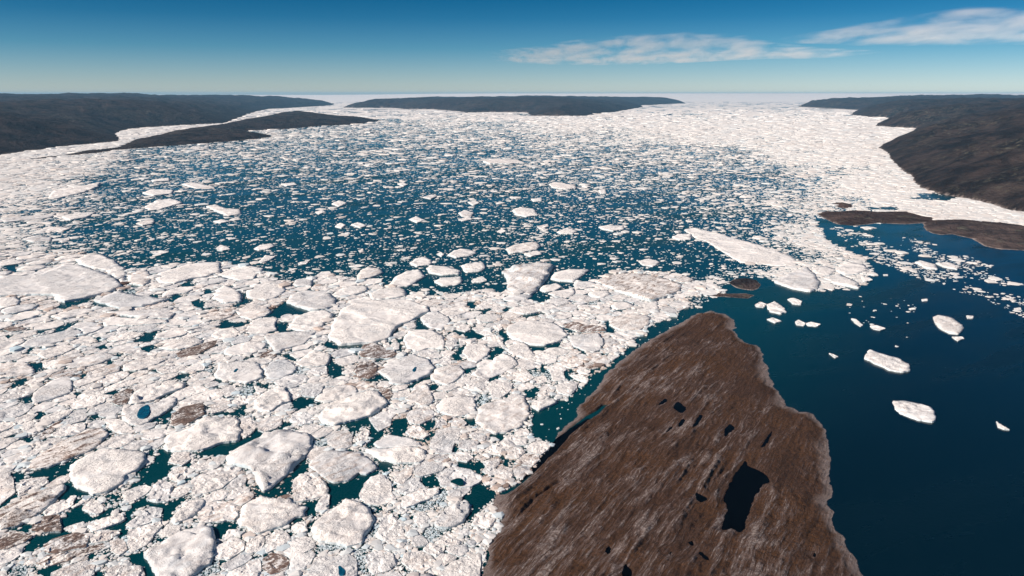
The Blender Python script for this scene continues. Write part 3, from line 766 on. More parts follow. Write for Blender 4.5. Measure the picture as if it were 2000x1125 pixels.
LEADS = """
A|590,630 640,595 760,570 900,540 950,520 900,570 820,600 700,635 620,660
A|910,600 960,600 1060,620 1050,645 980,640 920,630
A|540,885 590,840 640,820 760,785 700,840 640,870 560,895
A|370,880 450,870 420,900 380,900
A|1740,445 1800,420 1880,380 1860,415 1920,440 1800,450
A|1660,555 1760,515 1760,550 1690,585
A|1880,600 1940,580 2000,600 1980,660 1900,640
A|1320,980 1400,930 1420,890 1480,910 1530,880 1490,970 1420,985
A|1380,1050 1440,1030 1570,1040 1460,1070 1400,1080
A|930,950 990,950 960,990
A|960,1040 1010,1020 1060,1050 980,1055
A|1260,430 1320,430 1300,450
A|60,240 150,240 130,280 70,290
A|420,225 600,225 480,240
A|1410,550 1500,545 1590,515 1530,560 1440,570
A|250,1090 300,1040 340,1040 270,1115
A|60,940 150,910 90,950
B|270,640 350,600 370,550 375,510 410,540 420,575 480,585 380,615 300,650
B|600,740 700,670 790,600 900,640 1040,685 980,710 880,715 820,705 760,720 720,745
B|150,850 170,780 200,785 300,800 440,795 360,835 250,845
B|690,815 730,800 820,805 790,850 800,880 900,870 860,885 740,895 710,880
B|1160,1020 1230,985 1280,1015 1480,1000 1680,970 1640,990 1530,1020 1450,1050 1250,1050
B|290,475 420,450 380,470
B|0,490 80,480 40,510 0,520
B|0,665 150,650 100,665
B|1040,440 1060,400 1095,400 1070,440
B|1740,445 1760,360 1830,360 1800,430
B|1960,470 2000,470 2000,530 1970,510
B|1820,920 1850,860 1940,815 1860,880
B|1870,970 1910,970 1920,1070 1890,1070
C|0,750 100,690 200,680 100,760 180,840 210,860 60,860 70,800
C|430,870 540,890 600,870 720,920 700,945 560,950 540,920 480,910
C|910,840 940,900 1000,960 920,970 900,910 820,900 900,880
C|1500,840 1620,900 1560,900
C|1140,1010 1300,1020 1470,990 1440,1030 1320,1050 1280,1060 1180,1075
C|560,605 640,605 630,660 580,655
C|1110,725 1320,695 1280,720 1150,740
C|910,670 980,650 950,690
C|1300,400 1390,260 1440,260 1380,330 1370,400 1300,420
C|1230,470 1270,470 1380,540 1300,600 1200,580 1220,520
C|1480,400 1600,410 1560,470 1480,470
C|440,1125 480,1035 545,1030 500,1125
C|780,1125 830,1060 880,1030 920,1060 930,1090 850,1115
C|1900,800 1960,790 2000,850 1990,900 1930,890
C|1620,1030 1700,1060 1710,1100 1660,1080
C|660,680 800,670 720,700
D|280,90 330,100 400,90 390,130 430,150 350,180 330,130
D|90,310 200,270 270,240 250,280 150,320
D|280,440 310,390 360,355 320,400 300,480 190,450
D|740,390 760,360 800,385 760,410
D|340,630 400,580 430,590 380,640
D|1530,440 1620,390 1730,355 1700,380 1640,420
D|1480,670 1640,560 1660,570 1640,680 1590,690 1560,640
D|230,830 300,820 350,850 260,870
D|980,880 1030,790 1080,740 1080,780 1040,850
D|1440,960 1460,920 1500,990 1450,1000
D|1130,0 1210,0 1150,40
D|1050,90 1110,75 1080,110
D|1660,260 1800,195 1860,210 1760,240
D|1020,400 1100,355 1150,370 1130,405
D|790,230 820,190 850,200 820,240
D|850,610 890,600 990,630 940,640
G|300,130 480,70 700,0 780,-40 670,60 660,110 560,150 490,190 460,140 330,145
G|1330,115 1500,20 1510,-20 1560,-100 1700,-100 1640,-30 1690,45 1640,100 1630,140 1480,210 1280,260 1300,210 1390,140
G|1770,45 1870,0 1830,50
G|150,160 180,110 250,150 190,190 160,240 145,220
G|60,350 170,320 180,360 100,390 0,450 0,430
G|530,380 640,220 690,200 720,250 800,290 870,340 740,330 640,370
G|590,620 600,570 700,510 690,460 800,420 810,490 870,530 920,540 1140,440 1130,460 970,560 830,580 700,620 620,660
G|330,720 620,690 720,700 560,750 420,800 390,840 260,890 220,900 300,790
G|50,660 120,630 310,620 290,690 190,680
G|1220,660 1040,660 1190,600 1230,560 1220,520 1280,470 1330,390 1440,320 1430,400 1340,450 1240,590 1240,690 1180,730 1170,690
G|1450,410 1640,420 1820,340 1780,390 1700,470 1660,570 1590,600 1560,540 1590,460 1480,440
G|1270,940 1400,890 1500,980 1530,1125 1420,1125 1340,1040
G|370,1060 620,1020 560,1060 470,1125 390,1125
G|900,1110 960,1070 1020,1090 1020,1125 900,1125
G|850,930 930,900 900,940 870,950
G|1110,820 1160,820 1140,880
G|1040,330 1180,330 1120,350
E|1190,120 1230,40 1300,120 1350,120 1350,170 1270,240 1200,200
E|850,500 900,450 950,430 1010,440 1070,420 1040,480 960,540 880,530
E|10,950 80,890 260,840 360,860 450,800 490,740 530,760 600,760 710,725 600,810 450,870 320,920 200,970 20,980
E|30,610 130,570 270,570 340,530 420,500 380,580 430,610 330,610 250,580
E|430,285 540,300 620,300 600,340 500,310
E|1360,680 1590,630 1620,680 1540,700 1460,760 1420,750
E|1600,690 1660,710 1740,780 1650,890 1560,920 1640,830 1610,760
E|1830,780 1840,660 1960,640 2000,680 1940,800 1890,815
E|90,250 220,245 150,290
E|1590,270 1640,210 1740,220 1790,270 1720,250 1620,280
E|410,40 480,15 420,50
E|780,30 800,10 890,60 880,75
E|760,690 800,670 840,690 800,715
E|1620,600 1700,565 1640,610
H|560,310 700,240 840,130 930,0 990,0 1000,60 960,110 880,140 840,250 820,310 640,340
H|1620,100 1690,20 1680,-20 1840,0 1840,50 1730,90 1650,130 1580,190 1520,280 1500,350 1400,350 1280,420 1220,470 1230,340 1200,200 1270,215 1400,200 1510,120 1590,130
H|40,740 100,650 50,620 120,590 280,590 320,650 220,670 170,730
H|400,210 450,180 440,240 400,260
H|470,240 520,240 550,300 490,330
H|940,400 1080,390 1110,410 1080,490 1000,530 990,480 1010,440
H|820,700 850,600 900,550 970,550 930,580 870,620
H|990,690 1010,620 1080,570 1040,640 1030,700
H|1570,440 1720,430 1680,500 1650,510
H|590,930 640,880 630,930
F|0,310 100,250 200,200 180,260 100,300 0,340
F|210,330 260,300 280,340 230,350
F|1130,360 1190,350 1260,330 1250,420 1180,430
F|750,270 800,230 930,205 860,240 790,280
F|410,20 500,0 510,60 440,70
F|410,990 460,880 470,940
F|480,1060 600,1050 700,1060 710,1125 720,1170 640,1150 480,1085
F|900,1010 970,1050 970,1125 920,1080
F|900,430 940,400 960,430
F|540,640 640,660 640,700 560,690
F|660,740 780,790 930,770 900,830 840,820
F|1500,190 1560,155 1620,160 1560,200 1600,260 1530,240
F|1290,110 1340,110 1330,180 1290,180
F|0,830 100,840 200,800 250,740 220,830 140,860
F|120,700 250,650 220,720 160,740
F|530,170 640,140 560,210
F|760,40 850,0 790,60
I|1020,370 1120,260 1200,240 1330,310 1340,390 1260,440 1150,520 1110,580 1040,570 1090,420
I|610,220 640,160 740,130 790,240 700,260
I|1190,1040 1240,980 1230,1050 1200,1080
I|560,880 620,830 670,850 600,860
I|440,710 490,760 480,780
""".strip().split("\n")

# leads filled with fine grey slush
SLUSH = """
E|360,320 480,300 470,420 360,430
E|820,200 910,130 1000,150 960,210 880,240
E|1030,900 1060,860 1140,850 1200,890 1130,920
E|0,170 90,140 60,200
G|60,1090 180,1020 300,1030 280,1125 60,1125
G|1780,580 1880,500 1990,420 1960,530 1860,580
G|1820,1125 1960,1040 2130,960 2130,1100 1960,1160
G|1480,780 1540,730 1590,770 1520,810
H|1430,870 1520,860 1560,820 1580,1090 1500,1100 1480,940
H|1100,820 1400,820 1420,870 1100,900
H|1560,730 1680,600 1720,640 1640,760
I|790,310 850,270 880,360 810,450 760,380
I|60,430 210,440 150,500 100,470
I|600,740 700,640 900,650 780,740 720,810
I|480,460 700,390 790,400 690,500 560,490
F|660,490 740,380 800,440 720,510
F|1150,160 1290,190 1300,230 1220,240
F|1310,180 1370,150 1390,260 1340,270
C|1690,630 1830,590 1820,625
A|1180,480 1330,480 1330,530 1200,530
""".strip().split("\n")

def tile_poly(t, s):
    ox, oy, k = TILES[t]
    return parse(s, ox, oy, k)
# ------------------------------------------------------------------ land outlines (photograph pixels at the water line)
HEAD = parse("700,1500 930,1250 941,1125 948,1096 954,1072 968,1050 980,1030 981,1012 964,1004 958,990 962,978 970,966 984,958 1016,940 1040,918 1060,890 1084,862 1090,846 1100,834 1124,814 1128,798 1140,780 1160,766 1174,748 1184,728 1200,716 1210,709 1234,687 1278,660 1326,633 1352,617 1365,611 1376,612 1389,607 1402,612 1418,614 1430,622 1438,634 1433,646 1440,657 1462,672 1478,675 1488,684 1490,694 1494,706 1500,722 1506,740 1516,758 1527,775 1534,795 1548,797 1560,804 1574,806 1588,812 1602,822 1610,834 1614,852 1617,870 1622,890 1620,919 1623,950 1620,982 1622,1000 1628,1018 1646,1055 1668,1090 1686,1125 1725,1180 1770,1260 1880,1500")
CLEFT = parse("1184,794 1150,818 1120,840 1095,860 1075,885 1052,905 1030,925 1000,950 986,962")
SMALL_ISLE_WEST = parse("1594,418 1612,412 1640,413 1669,411 1712,414 1772,413 1802,422 1826,425 1818,434 1802,436 1772,438 1712,436 1669,441 1636,438 1612,428")
SMALL_ISLE_EAST = parse("1802,436 1815,430 1863,429 1923,432 2000,441 2200,468 2200,560 2100,520 2040,497 2000,489 1953,487 1923,481 1899,466 1872,460 1858,457 1839,459 1822,456 1808,450")
KNOLL = parse("1628,397 1645,395 1662,399 1668,405 1650,407 1634,404")
ISLET = parse("1421,551 1436,545 1449,543 1462,544 1477,547 1486,556 1482,563 1470,567 1450,565 1435,561")
SKERRY = parse("1371,574 1392,570 1420,574 1455,573 1474,577 1462,583 1440,582 1415,580 1390,579")
PENINSULA = parse("50,312 88,309.5 125,304.5 170,301.5 212,296 250,291 312,286 400,280 450,276 500,271.5 534,267 520,262.5 497,258 478,256.5 500,254.5 560,252 625,246 680,243.5 712,241 747,235 715,233 660,230 610,227 570,226 535,227 500,230 470,236 440,243 400,249 350,256 300,266 262,272 240,283 222,290 180,295 150,298 118,304 88,307")
LEFT_SHORE = parse("-700,372 -420,340 -200,322 0,303 60,295 120,287 200,279.5 235,275.5 233,266 228,259 246,253.5 262,251 330,246.5 435,241 470,229 500,218 526,213 572,210.5 620,207.5 648,205.5 657,201")
RIGHT_SHORE = parse("2600,480 2200,436 2060,421 2000,414.5 1972,411 1923,396 1884,387.5 1835,378.5 1812,373 1802,368 1792,357 1781,347 1768,338 1757,329 1744,318 1736,311 1731,299 1722,293 1716,289 1726,281 1750,270 1772,261 1784,256 1788,251.5 1770,250.5 1740,249 1708,246 1716,240.5 1732,233 1736,230 1700,229 1661,224 1668,218.5 1676,215 1640,213 1600,211 1559,208.5")
ISLAND = parse("668,210 690,210.5 760,210.5 790,213 850,214 890,217 912,220 960,219 1030,219.5 1036,224 1042,226.5 1090,227 1140,226.5 1160,223 1200,219 1228,214 1256,209 1250,206 1300,203.5 1340,201.5 1300,200 1200,201 1000,201.5 800,201.5 730,203.5 690,207.5")

def back(pts, far):
    """close a shoreline far behind what the camera sees"""
    return np.vstack([pts, far])

G_HEAD = rough_outline(ground(HEAD), 2.6, 5.5, 11)
G_CLEFT = ground(CLEFT)
gl = ground(LEFT_SHORE)
G_LEFT = rough_outline(back(gl, np.array([[-7200, 30500], [-12000, 31500], [-24000, 30000], [-24000, 6000], [-9000, 2600]])), 60, 45, 21)
gr = ground(RIGHT_SHORE)
G_RIGHT = rough_outline(back(gr, np.array([[10200, 27500], [15000, 30000], [30000, 30000], [30000, 3500], [8000, 1500]])), 40, 26, 22)
G_ISLAND = rough_outline(ground(ISLAND), 60, 60, 23)
G_PEN = rough_outline(ground(PENINSULA), 35, 22, 24)
G_SIW = rough_outline(ground(SMALL_ISLE_WEST), 9, 6, 25)
G_SIE = rough_outline(ground(SMALL_ISLE_EAST), 9, 6, 26)
G_KNOLL = rough_outline(ground(KNOLL), 6, 4, 27)
G_ISLET = rough_outline(ground(ISLET), 4, 3, 28)
G_SKERRY = rough_outline(ground(SKERRY), 4, 3, 29)
LANDS = [G_HEAD, G_LEFT, G_RIGHT, G_ISLAND, G_PEN, G_SIW, G_SIE, G_KNOLL, G_ISLET, G_SKERRY]

def grid_faces(nr, nc, keep):
    i = np.arange(nr - 1)[:, None] * nc + np.arange(nc - 1)[None, :]
    q = np.stack([i, i + 1, i + nc + 1, i + nc], -1).reshape(-1, 4)
    k = keep.ravel()[q].any(1)
    return q[k]

def compact(verts, quads, attrs):
    used = np.zeros(len(verts), bool)
    used[quads.ravel()] = True
    mp = np.cumsum(used) - 1
    return verts[used], mp[quads], {k: v[used] for k, v in attrs.items()}

def set_attr(me, name, vals):
    a = me.attributes.new(name, 'FLOAT', 'POINT')
    a.data.foreach_set("value", np.asarray(vals, np.float32))

def land(name, outline, X, Y, hfun, mat, shore_w, parent=None, label=None):
    """a height field cut to its coastline: X, Y are grids, hfun(x, y, distance inland) the height"""
    ins = inside(outline, X.ravel(), Y.ravel())
    d = seg_dist(outline, X.ravel(), Y.ravel())
    d = np.where(ins, d, -d).reshape(X.shape)
    cell = np.hypot(np.gradient(X, axis=1), np.gradient(Y, axis=1)).reshape(X.shape)
    Z, rock = hfun(X, Y, d)
    Z = np.where(d < 0, np.maximum(d * 0.5, -4.0), Z)
    keep = d > -np.maximum(cell * 1.5, 1.0)
    quads = grid_faces(X.shape[0], X.shape[1], keep)
    verts = np.stack([X, Y, Z], -1).reshape(-1, 3)
    sw = shore_w * np.clip(0.15 + 1.5 * vnoise(X / (shore_w * 2.2 + 1), Y / (shore_w * 2.2 + 1), 5) * (0.4 + 0.9 * vnoise(X / (shore_w * 9), Y / (shore_w * 9), 6)), 0.12, 2)
    at = {"shore": (1 - smooth(d / sw)).ravel(), "rock": np.broadcast_to(rock, X.shape).ravel()}
    verts, quads, at = compact(verts, quads, at)
    me = mesh_from(name, verts, quads=quads, smooth_mask=True, mats=(mat,))
    for k, v in at.items():
        set_attr(me, k, v)
    return link(name, me, kind="structure", label=label)

def polar_grid(px0, px1, step, d0, d1, n):
    cols = np.arange(px0, px1 + step, step)
    tx = (cols - 1000.0) / (F_PX / CP)          # bearing (tangent) seen from the camera's foot
    ds = d0 * (d1 / d0) ** np.linspace(0, 1, n)
    return tx[None, :] * ds[:, None], np.repeat(ds[:, None], len(cols), 1)

# ------------------------------------------------------------------ headland with its ponds
p0, p1 = ground([[1000, 1020]])[0], ground([[1090, 954]])[0]
q0, q1 = ground([[1255, 905]])[0], ground([[1330, 790]])[0]
STREAK = math.degrees(math.atan2(p1[1] - p0[1], p1[0] - p0[0]))
STREAK2 = math.degrees(math.atan2(q1[1] - q0[1], q1[0] - q0[0]))
SA = math.radians(0.5 * (STREAK + STREAK2))
print("streak directions", STREAK, STREAK2)

GROOVES = [(ground(parse("1092,950 1066,966 1040,984 1021,1004 996,1026 975,1044 957,1060")), 4.0, 3.4),
           (ground(parse("1205,846 1190,862 1178,880")), 2.0, 1.2),
           (ground(parse("1375,670 1352,690 1338,697")), 2.0, 1.2)]

def cleft_d(x, y):
    return seg_dist(G_CLEFT, x, y, closed=False)

def cleft_side(x, y):
    """signed distance: positive on the seaward (left) side"""
    d = cleft_d(x, y)
    a, b = G_CLEFT[0], G_CLEFT[-1]
    # the nearest segment's side
    best = np.full(np.shape(x), 1e18)
    sgn = np.zeros(np.shape(x))
    for i in range(len(G_CLEFT) - 1):
        s, e = G_CLEFT[i], G_CLEFT[i + 1]
        ab = e - s
        t = np.clip(((x - s[0]) * ab[0] + (y - s[1]) * ab[1]) / (ab @ ab), 0, 1)
        dd = (x - s[0] - t * ab[0]) ** 2 + (y - s[1] - t * ab[1]) ** 2
        cr = ab[0] * (y - s[1]) - ab[1] * (x - s[0])
        m = dd < best
        best = np.where(m, dd, best)
        sgn = np.where(m, np.sign(cr), sgn)
    return d * -sgn

def head_base(x, y, d):
    """heights of the headland without its ponds and fine ribs"""
    h = 0.10 * d + 0.10 * np.minimum(d, 26)
    h = 26 * (1 - np.exp(-h / 26)) + 0.012 * d
    u = x * math.cos(SA) + y * math.sin(SA)
    v = -x * math.sin(SA) + y * math.cos(SA)
    big = fbm(u / 190, v / 60, 4, 41)
    h = h + smooth(d / 40) * 3.2 * big
    return h, u, v

PONDS = [("P", "540,340 556,385 640,412 690,450 705,500 650,505 635,560 605,580 585,640 570,700 540,770 530,825 490,830 450,805 400,820 365,810 395,745 400,700 415,680 395,620 395,590 430,510 470,430 500,390", "large black lake shaped like a boot on the brown headland", "lake"),
         ("P", "400,190 395,140 435,90 470,130 430,160", "small ragged black pond above the boot-shaped lake on the headland", "pond"),
         ("P", "640,260 690,180 725,135 710,180 685,240", "narrow crooked black pond off the far end of the boot-shaped lake", "pond"),
         ("P", "200,555 250,580 290,605 240,630 205,610", "triangular black pond beside the middle of the boot-shaped lake", "pond"),
         ("P", "215,960 250,965 310,1025 260,1010", "slanting black pond below the near end of the boot-shaped lake", "pond"),
         ("P", "155,895 185,885 190,925 165,915", "tiny round black pond between the boot-shaped lake and the slanting pond", "pond"),
         ("P", "175,130 195,85 230,30 255,40 240,75 205,115", "upright finger-shaped black pond on the headland's ribbed middle", "pond"),
         ("P", "60,135 90,85 118,60 132,72 115,110", "slim black pond beside the upright finger-shaped pond", "pond"),
         ("P", "-5,160 20,128 48,108 50,122 20,148", "thin black pond, lowest of the row crossing the headland's ribbed middle", "pond"),
         ("K", "855,445 868,425 882,422 912,450 893,472 872,462", "square-ended black pond, widest of the row crossing the ribbed middle", "pond"),
         ("K", "795,437 805,422 825,408 838,418 815,433", "small black pond farthest up the row crossing the ribbed middle", "pond"),
         ("K", "650,1112 655,1085 665,1070 692,1110 694,1132 652,1132", "pointed black pond at the photo's bottom edge on the headland", "pond"),
         ("K", "580,1022 602,998 606,1028 590,1042", "small slanted black pond beside the pointed pond at the bottom", "pond"),
         ("P", "25,965 38,950 46,952 40,985 27,985", "tiny black pond between the slanted pond and the slanting lakeside pond", "pond"),
         ("P", "1000,1000 998,985 1008,970 1016,975 1014,1000", "tiny dark pond near the headland's bay shore", "pond")]

def head_z_at(px):
    z = 14.0
    for _ in range(14):
        xy = ground(px, z)
        c = xy.mean(0)
        dd = seg_dist(G_HEAD, np.array([c[0]]), np.array([c[1]]))
        z = 0.5 * z + 0.5 * float(head_base(np.array([c[0]]), np.array([c[1]]), dd)[0][0])
    return z

POND_G = []
for t, s, lab, kind in PONDS:
    px = tile_poly(t, s)
    z = head_z_at(px) - 1.2
    xy = rough_outline(chaikin(ground(px, z), 1, 0.2), 1.3, 1.8 if kind == "lake" else 1.4, 51)
    POND_G.append((xy, z, lab, kind))

def head_h(x, y, d):
    h, u, v = head_base(x, y, d)
    env = smooth(d / 14)
    # rock ribs, drawn out along the strike of the rock
    warp = 9 * fbm(u / 120, v / 50, 3, 63)
    rib = ridged(u / 120 + 0.01 * v, (v + warp) / 17, 5, 43)
    west = 1 - 0.45 * smooth((x - 230) / 90)
    rib2 = ridged(u / 34, (v + warp) / 5.5, 3, 44)
    fine = fbm(u / 7, v / 2.6, 3, 45)
    h = h + env * west * (6.5 * (rib - 0.55) + 2.6 * (rib2 - 0.55)) + env * 0.7 * fine
    h = h + 0.7 * fbm(x / 4.5, y / 4.5, 3, 46) * smooth(d / 4)
    rock = np.clip(0.6 * rib + 0.4 * rib2, 0, 1) * (0.35 + 0.65 * west)
    # the deep cleft that splits off a low outer shelf
    cs = cleft_side(x, y)
    w = 6.5 + 1.8 * fbm(x / 25, y / 25, 3, 47)
    ac = np.abs(cs)
    trench = smooth(1 - (ac - w * 0.45) / (w * 0.8))
    h = h * (1 - trench) + (-2.0) * trench
    shelf = smooth(1 - cleft_d(x, y) / 34) * (cs > 0)
    h = np.where(shelf > 0, np.minimum(h, h * (1 - 0.75 * shelf) + 1.2 * shelf), h)
    h = np.maximum(h, np.where(trench > 0.3, -2.0, 0.25 + 0.02 * np.maximum(d, 0)))
    for gp, gw, gd in GROOVES:
        gdist = seg_dist(gp, x, y, closed=False) + 3.0 * fbm(x / 14, y / 14, 4, 48)
        h = np.where(h > 0.6, np.maximum(h - 1.8 * gd * smooth(1 - gdist / gw) * smooth(d / 10), 0.3), h)
    for xy, z, lab, kind in POND_G:
        lo, hi = xy.min(0) - 18, xy.max(0) + 18
        m = (x > lo[0]) & (x < hi[0]) & (y > lo[1]) & (y < hi[1])
        if not m.any():
            continue
        xs, ys = x[m], y[m]
        ins = inside(xy, xs, ys)
        dd = seg_dist(xy, xs, ys)
        k = smooth(1 - dd / 14)
        hm = h[m]
        bank = hm * (1 - 0.9 * k) + (z + 0.25 + 0.10 * dd) * 0.9 * k
        bank = np.where(dd < 7, np.maximum(bank, z + 0.12 + 0.02 * dd), bank)
        h[m] = np.where(ins, z - 0.2 - 0.25 * np.minimum(dd, 4), bank)
    return h, rock

M_HEAD = land_material("tundra_and_ribbed_rock", True, math.degrees(SA))
lo, hi = G_HEAD.min(0) - 5, G_HEAD.max(0) + 5
gy = [lo[1]]
while gy[-1] < hi[1]:
    gy.append(gy[-1] + (1.1 + 0.9 * smooth((gy[-1] - 500) / 500)))
gx = np.arange(lo[0], hi[0], 1.25)
X, Y = np.meshgrid(gx, np.array(gy))
land("headland", G_HEAD, X, Y, head_h, M_HEAD, 19.0, label="brown tundra headland with ribbed rock and pale washed rim")

def flat_sheet(name, xy, z, mat, **kw):
    """a sheet of water: fan over a ring (rings keep concave outlines intact through an ngon)"""
    bm_me = bpy.data.meshes.new(name)
    bm_me.from_pydata([(x, y, z) for x, y in xy], [], [list(range(len(xy)))])
    bm_me.materials.append(mat)
    bm_me.update()
    if bm_me.polygons[0].normal.z < 0:
        bm_me.flip_normals()
    return link(name, bm_me, **kw)

for xy, z, lab, kind in POND_G:
    c = xy.mean(0)
    grown = c + (xy - c) * 1.02
    flat_sheet(kind, xy, z, M_POND_AND_SHADE, kind="structure", label=lab)

# deep shade on the slit of water and shoreline, painted as a near-black sheet
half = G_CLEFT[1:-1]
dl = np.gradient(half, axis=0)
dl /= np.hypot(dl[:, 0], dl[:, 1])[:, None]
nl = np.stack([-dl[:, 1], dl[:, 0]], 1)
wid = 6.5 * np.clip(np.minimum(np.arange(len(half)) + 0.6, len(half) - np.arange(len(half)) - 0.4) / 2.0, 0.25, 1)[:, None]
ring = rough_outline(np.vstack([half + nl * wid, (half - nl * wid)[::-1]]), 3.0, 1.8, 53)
flat_sheet("inlet_shade", ring, 0.10, M_POND_AND_SHADE, kind="structure", label="dark sheet painting deep shade over the water along the headland's outer edge")

# ------------------------------------------------------------------ far land
M_HILL = land_material("dark_arctic_hills", False)
M_ISLE = land_material("brown_low_islands", False, ramp_dark=2.3)

def hill_h(top, slope, rough, seed, scale, relief=0.30):
    def f(x, y, d):
        dd = np.maximum(d, 0) + 0
        wob = 1 + 0.5 * fbm(x / (scale * 1.3), y / (scale * 1.3), 4, seed + 3)
        tv = top * (1.0 + relief * (fbm(x / 3600, y / 5200, 3, seed + 21) - 0.15))
        h = tv * (1 - np.exp(-dd * slope * wob / tv))
        env = smooth(dd / (scale * 0.35))
        rg = ridged(x / scale, y / scale, 5, seed)
        h = h + env * rough * (rg - 0.62) * 1.6 + env * rough * 0.5 * fbm(x / (scale * 0.22), y / (scale * 0.22), 4, seed + 9)
        steep = smooth((0.55 - np.abs(h / top - 0.45)) / 0.4) * smooth((vnoise(x / (scale * 0.5), y / (scale * 0.5), seed + 5) - 0.45) / 0.25)
        return np.maximum(h, 0.3 + 0.004 * dd), steep
    return f

X, Y = polar_grid(-420, 760, 2.0, 3200, 32000, 330)
land("hills", G_LEFT, X, Y, hill_h(345, 0.36, 62, 101, 1300), M_HILL, 14, label="long dark plateau of hills along the fjord's outer shore")
X, Y = polar_grid(1500, 2420, 2.0, 2300, 31000, 360)
land("hills", G_RIGHT, X, Y, hill_h(322, 0.50, 60, 131, 1000), M_HILL, 12, label="dark rounded hills behind the bay, with headlands stepping away")
X, Y = polar_grid(640, 1380, 1.5, 12300, 37000, 150)
land("island", G_ISLAND, X, Y, hill_h(305, 0.42, 60, 151, 1900), M_HILL, 20, label="long dark flat-topped island far up the icy fjord")
X, Y = polar_grid(30, 770, 1.5, 4500, 16500, 220)
land("peninsula", G_PEN, X, Y, hill_h(170, 0.20, 22, 171, 700), M_HILL, 10, label="dark low peninsula reaching out from the hills into the ice")
for nm, gp, top, sl, st, cellx, lab in (("island", G_SIW, 16, 0.16, 2.0, 0, "low brown island with pale shore, beyond the bay"),
                                  ("island", G_SIE, 26, 0.17, 3.0, 0, "low brown island with a dark pond and pale beach line, by the bay's mouth"),
                                  ("islet", G_KNOLL, 9, 0.25, 1.5, 0, "small dark rock knoll just off the low brown island"),
                                  ("islet", G_ISLET, 7, 0.35, 1.2, 0, "small round brown islet at the pack's corner by the bay"),
                                  ("islet", G_SKERRY, 2.2, 0.25, 0.6, 0, "thin pale rock skerry beside the round brown islet")):
    a, b = gp.min(0) - 4, gp.max(0) + 4
    n = 190
    X, Y = np.meshgrid(np.linspace(a[0], b[0], n), np.linspace(a[1], b[1], n))
    land(nm, gp, X, Y, hill_h(top, sl, st, 191, 60), M_ISLE, 9.0 if top > 10 else 4.0, label=lab)

# inland ice far beyond the fjord
M_CAP = far_ice("inland_ice")
xs = np.linspace(-60000, 60000, 260)
ys = np.linspace(40000, 66000, 60)
X, Y = np.meshgrid(xs, ys)
t = (Y - 40000) / 26000
Z = 2 + (418 + 36 * fbm(X / 14000, Y * 0 + 3.3, 4, 201)) * smooth(t * 1.25) * (0.72 + 0.28 * smooth((X + 16000) / 15000)) + 10 * fbm(X / 5000, Y / 5000, 3, 202) * smooth(t * 3)
me = mesh_from("ice_cap", np.stack([X, Y, Z], -1).reshape(-1, 3), quads=grid_faces(60, 260, np.ones(X.shape, bool)), smooth_mask=True, mats=(M_CAP,))
link("ice_cap", me, kind="structure", label="pale inland ice forming the skyline beyond the fjord")

# ------------------------------------------------------------------ water
xs = np.linspace(-60000, 60000, 61)
ys = np.linspace(-3000, 66500, 36)
X, Y = np.meshgrid(xs, ys)
me = mesh_from("water", np.stack([X, Y, X * 0], -1).reshape(-1, 3), quads=grid_faces(36, 61, np.ones(X.shape, bool)), mats=(M_WATER,))
link("water", me, kind="structure", label="dark teal fjord water")
# ------------------------------------------------------------------ ice floes
PACK = parse("-330,470 0,486 110,494 200,499 246,528 300,522 330,517 430,511 516,527 556,551 600,548 640,536 700,545 745,556 772,562 800,568 840,578 900,572 940,566 990,572 1040,576 1060,560 1110,548 1170,545 1200,532 1260,530 1330,534 1360,548 1400,556 1420,575 1340,582 1354,596 1320,612 1300,626 1268,640 1240,662 1214,690 1180,722 1150,740 1120,770 1088,790 1035,796 1034,852 1092,868 1080,880 1040,925 1008,948 975,968 965,990 978,1012 974,1040 952,1062 944,1100 940,1135 930,1250 700,1500 -900,1500 -700,800")
G_PACK = ground(PACK)
GX0, GY0, CELL = -2300.0, 330.0, 2.0
GW, GH = 1450, 880
gxx = GX0 + (np.arange(GW) + 0.5) * CELL
gyy = GY0 + (np.arange(GH) + 0.5) * CELL

def raster(mask, poly, val=True):
    lo, hi = poly.min(0), poly.max(0)
    i0, i1 = max(int((lo[0] - GX0) / CELL), 0), min(int((hi[0] - GX0) / CELL) + 2, GW)
    j0, j1 = max(int((lo[1] - GY0) / CELL), 0), min(int((hi[1] - GY0) / CELL) + 2, GH)
    if i1 <= i0 or j1 <= j0:
        return
    A, B = np.meshgrid(gxx[i0:i1], gyy[j0:j1])
    m = inside(poly, A, B)
    mask[j0:j1, i0:i1][m] = val

def look(mask, x, y, outside):
    i = ((x - GX0) / CELL).astype(int)
    j = ((y - GY0) / CELL).astype(int)
    ok = (i >= 0) & (i < GW) & (j >= 0) & (j < GH)
    return np.where(ok, mask[np.clip(j, 0, GH - 1), np.clip(i, 0, GW - 1)], outside)

def area_of(p):
    q = np.roll(p, -1, 0)
    return 0.5 * float(np.sum(p[:, 0] * q[:, 1] - q[:, 0] * p[:, 1]))

from mathutils.geometry import delaunay_2d_cdt

def plates(x, y, cell, seed, tilt):
    """broken plates: every cell of a jittered grid has its own height (-1..1) and slope"""
    gx, gy = np.floor(x / cell), np.floor(y / cell)
    best = np.full(np.shape(x), 1e18)
    h = np.zeros(np.shape(x))
    for i in (-1, 0, 1):
        for j in (-1, 0, 1):
            cx, cy = gx + i, gy + j
            px = (cx + 0.1 + 0.8 * hash2(cx, cy, seed)) * cell
            py = (cy + 0.1 + 0.8 * hash2(cx, cy, seed + 1)) * cell
            dd = (x - px) ** 2 + (y - py) ** 2
            hh = 2 * hash2(cx, cy, seed + 2) - 1 + tilt * ((2 * hash2(cx, cy, seed + 3) - 1) * (x - px) + (2 * hash2(cx, cy, seed + 4) - 1) * (y - py)) / cell
            m = dd < best
            best = np.where(m, dd, best)
            h = np.where(m, hh, h)
    return h

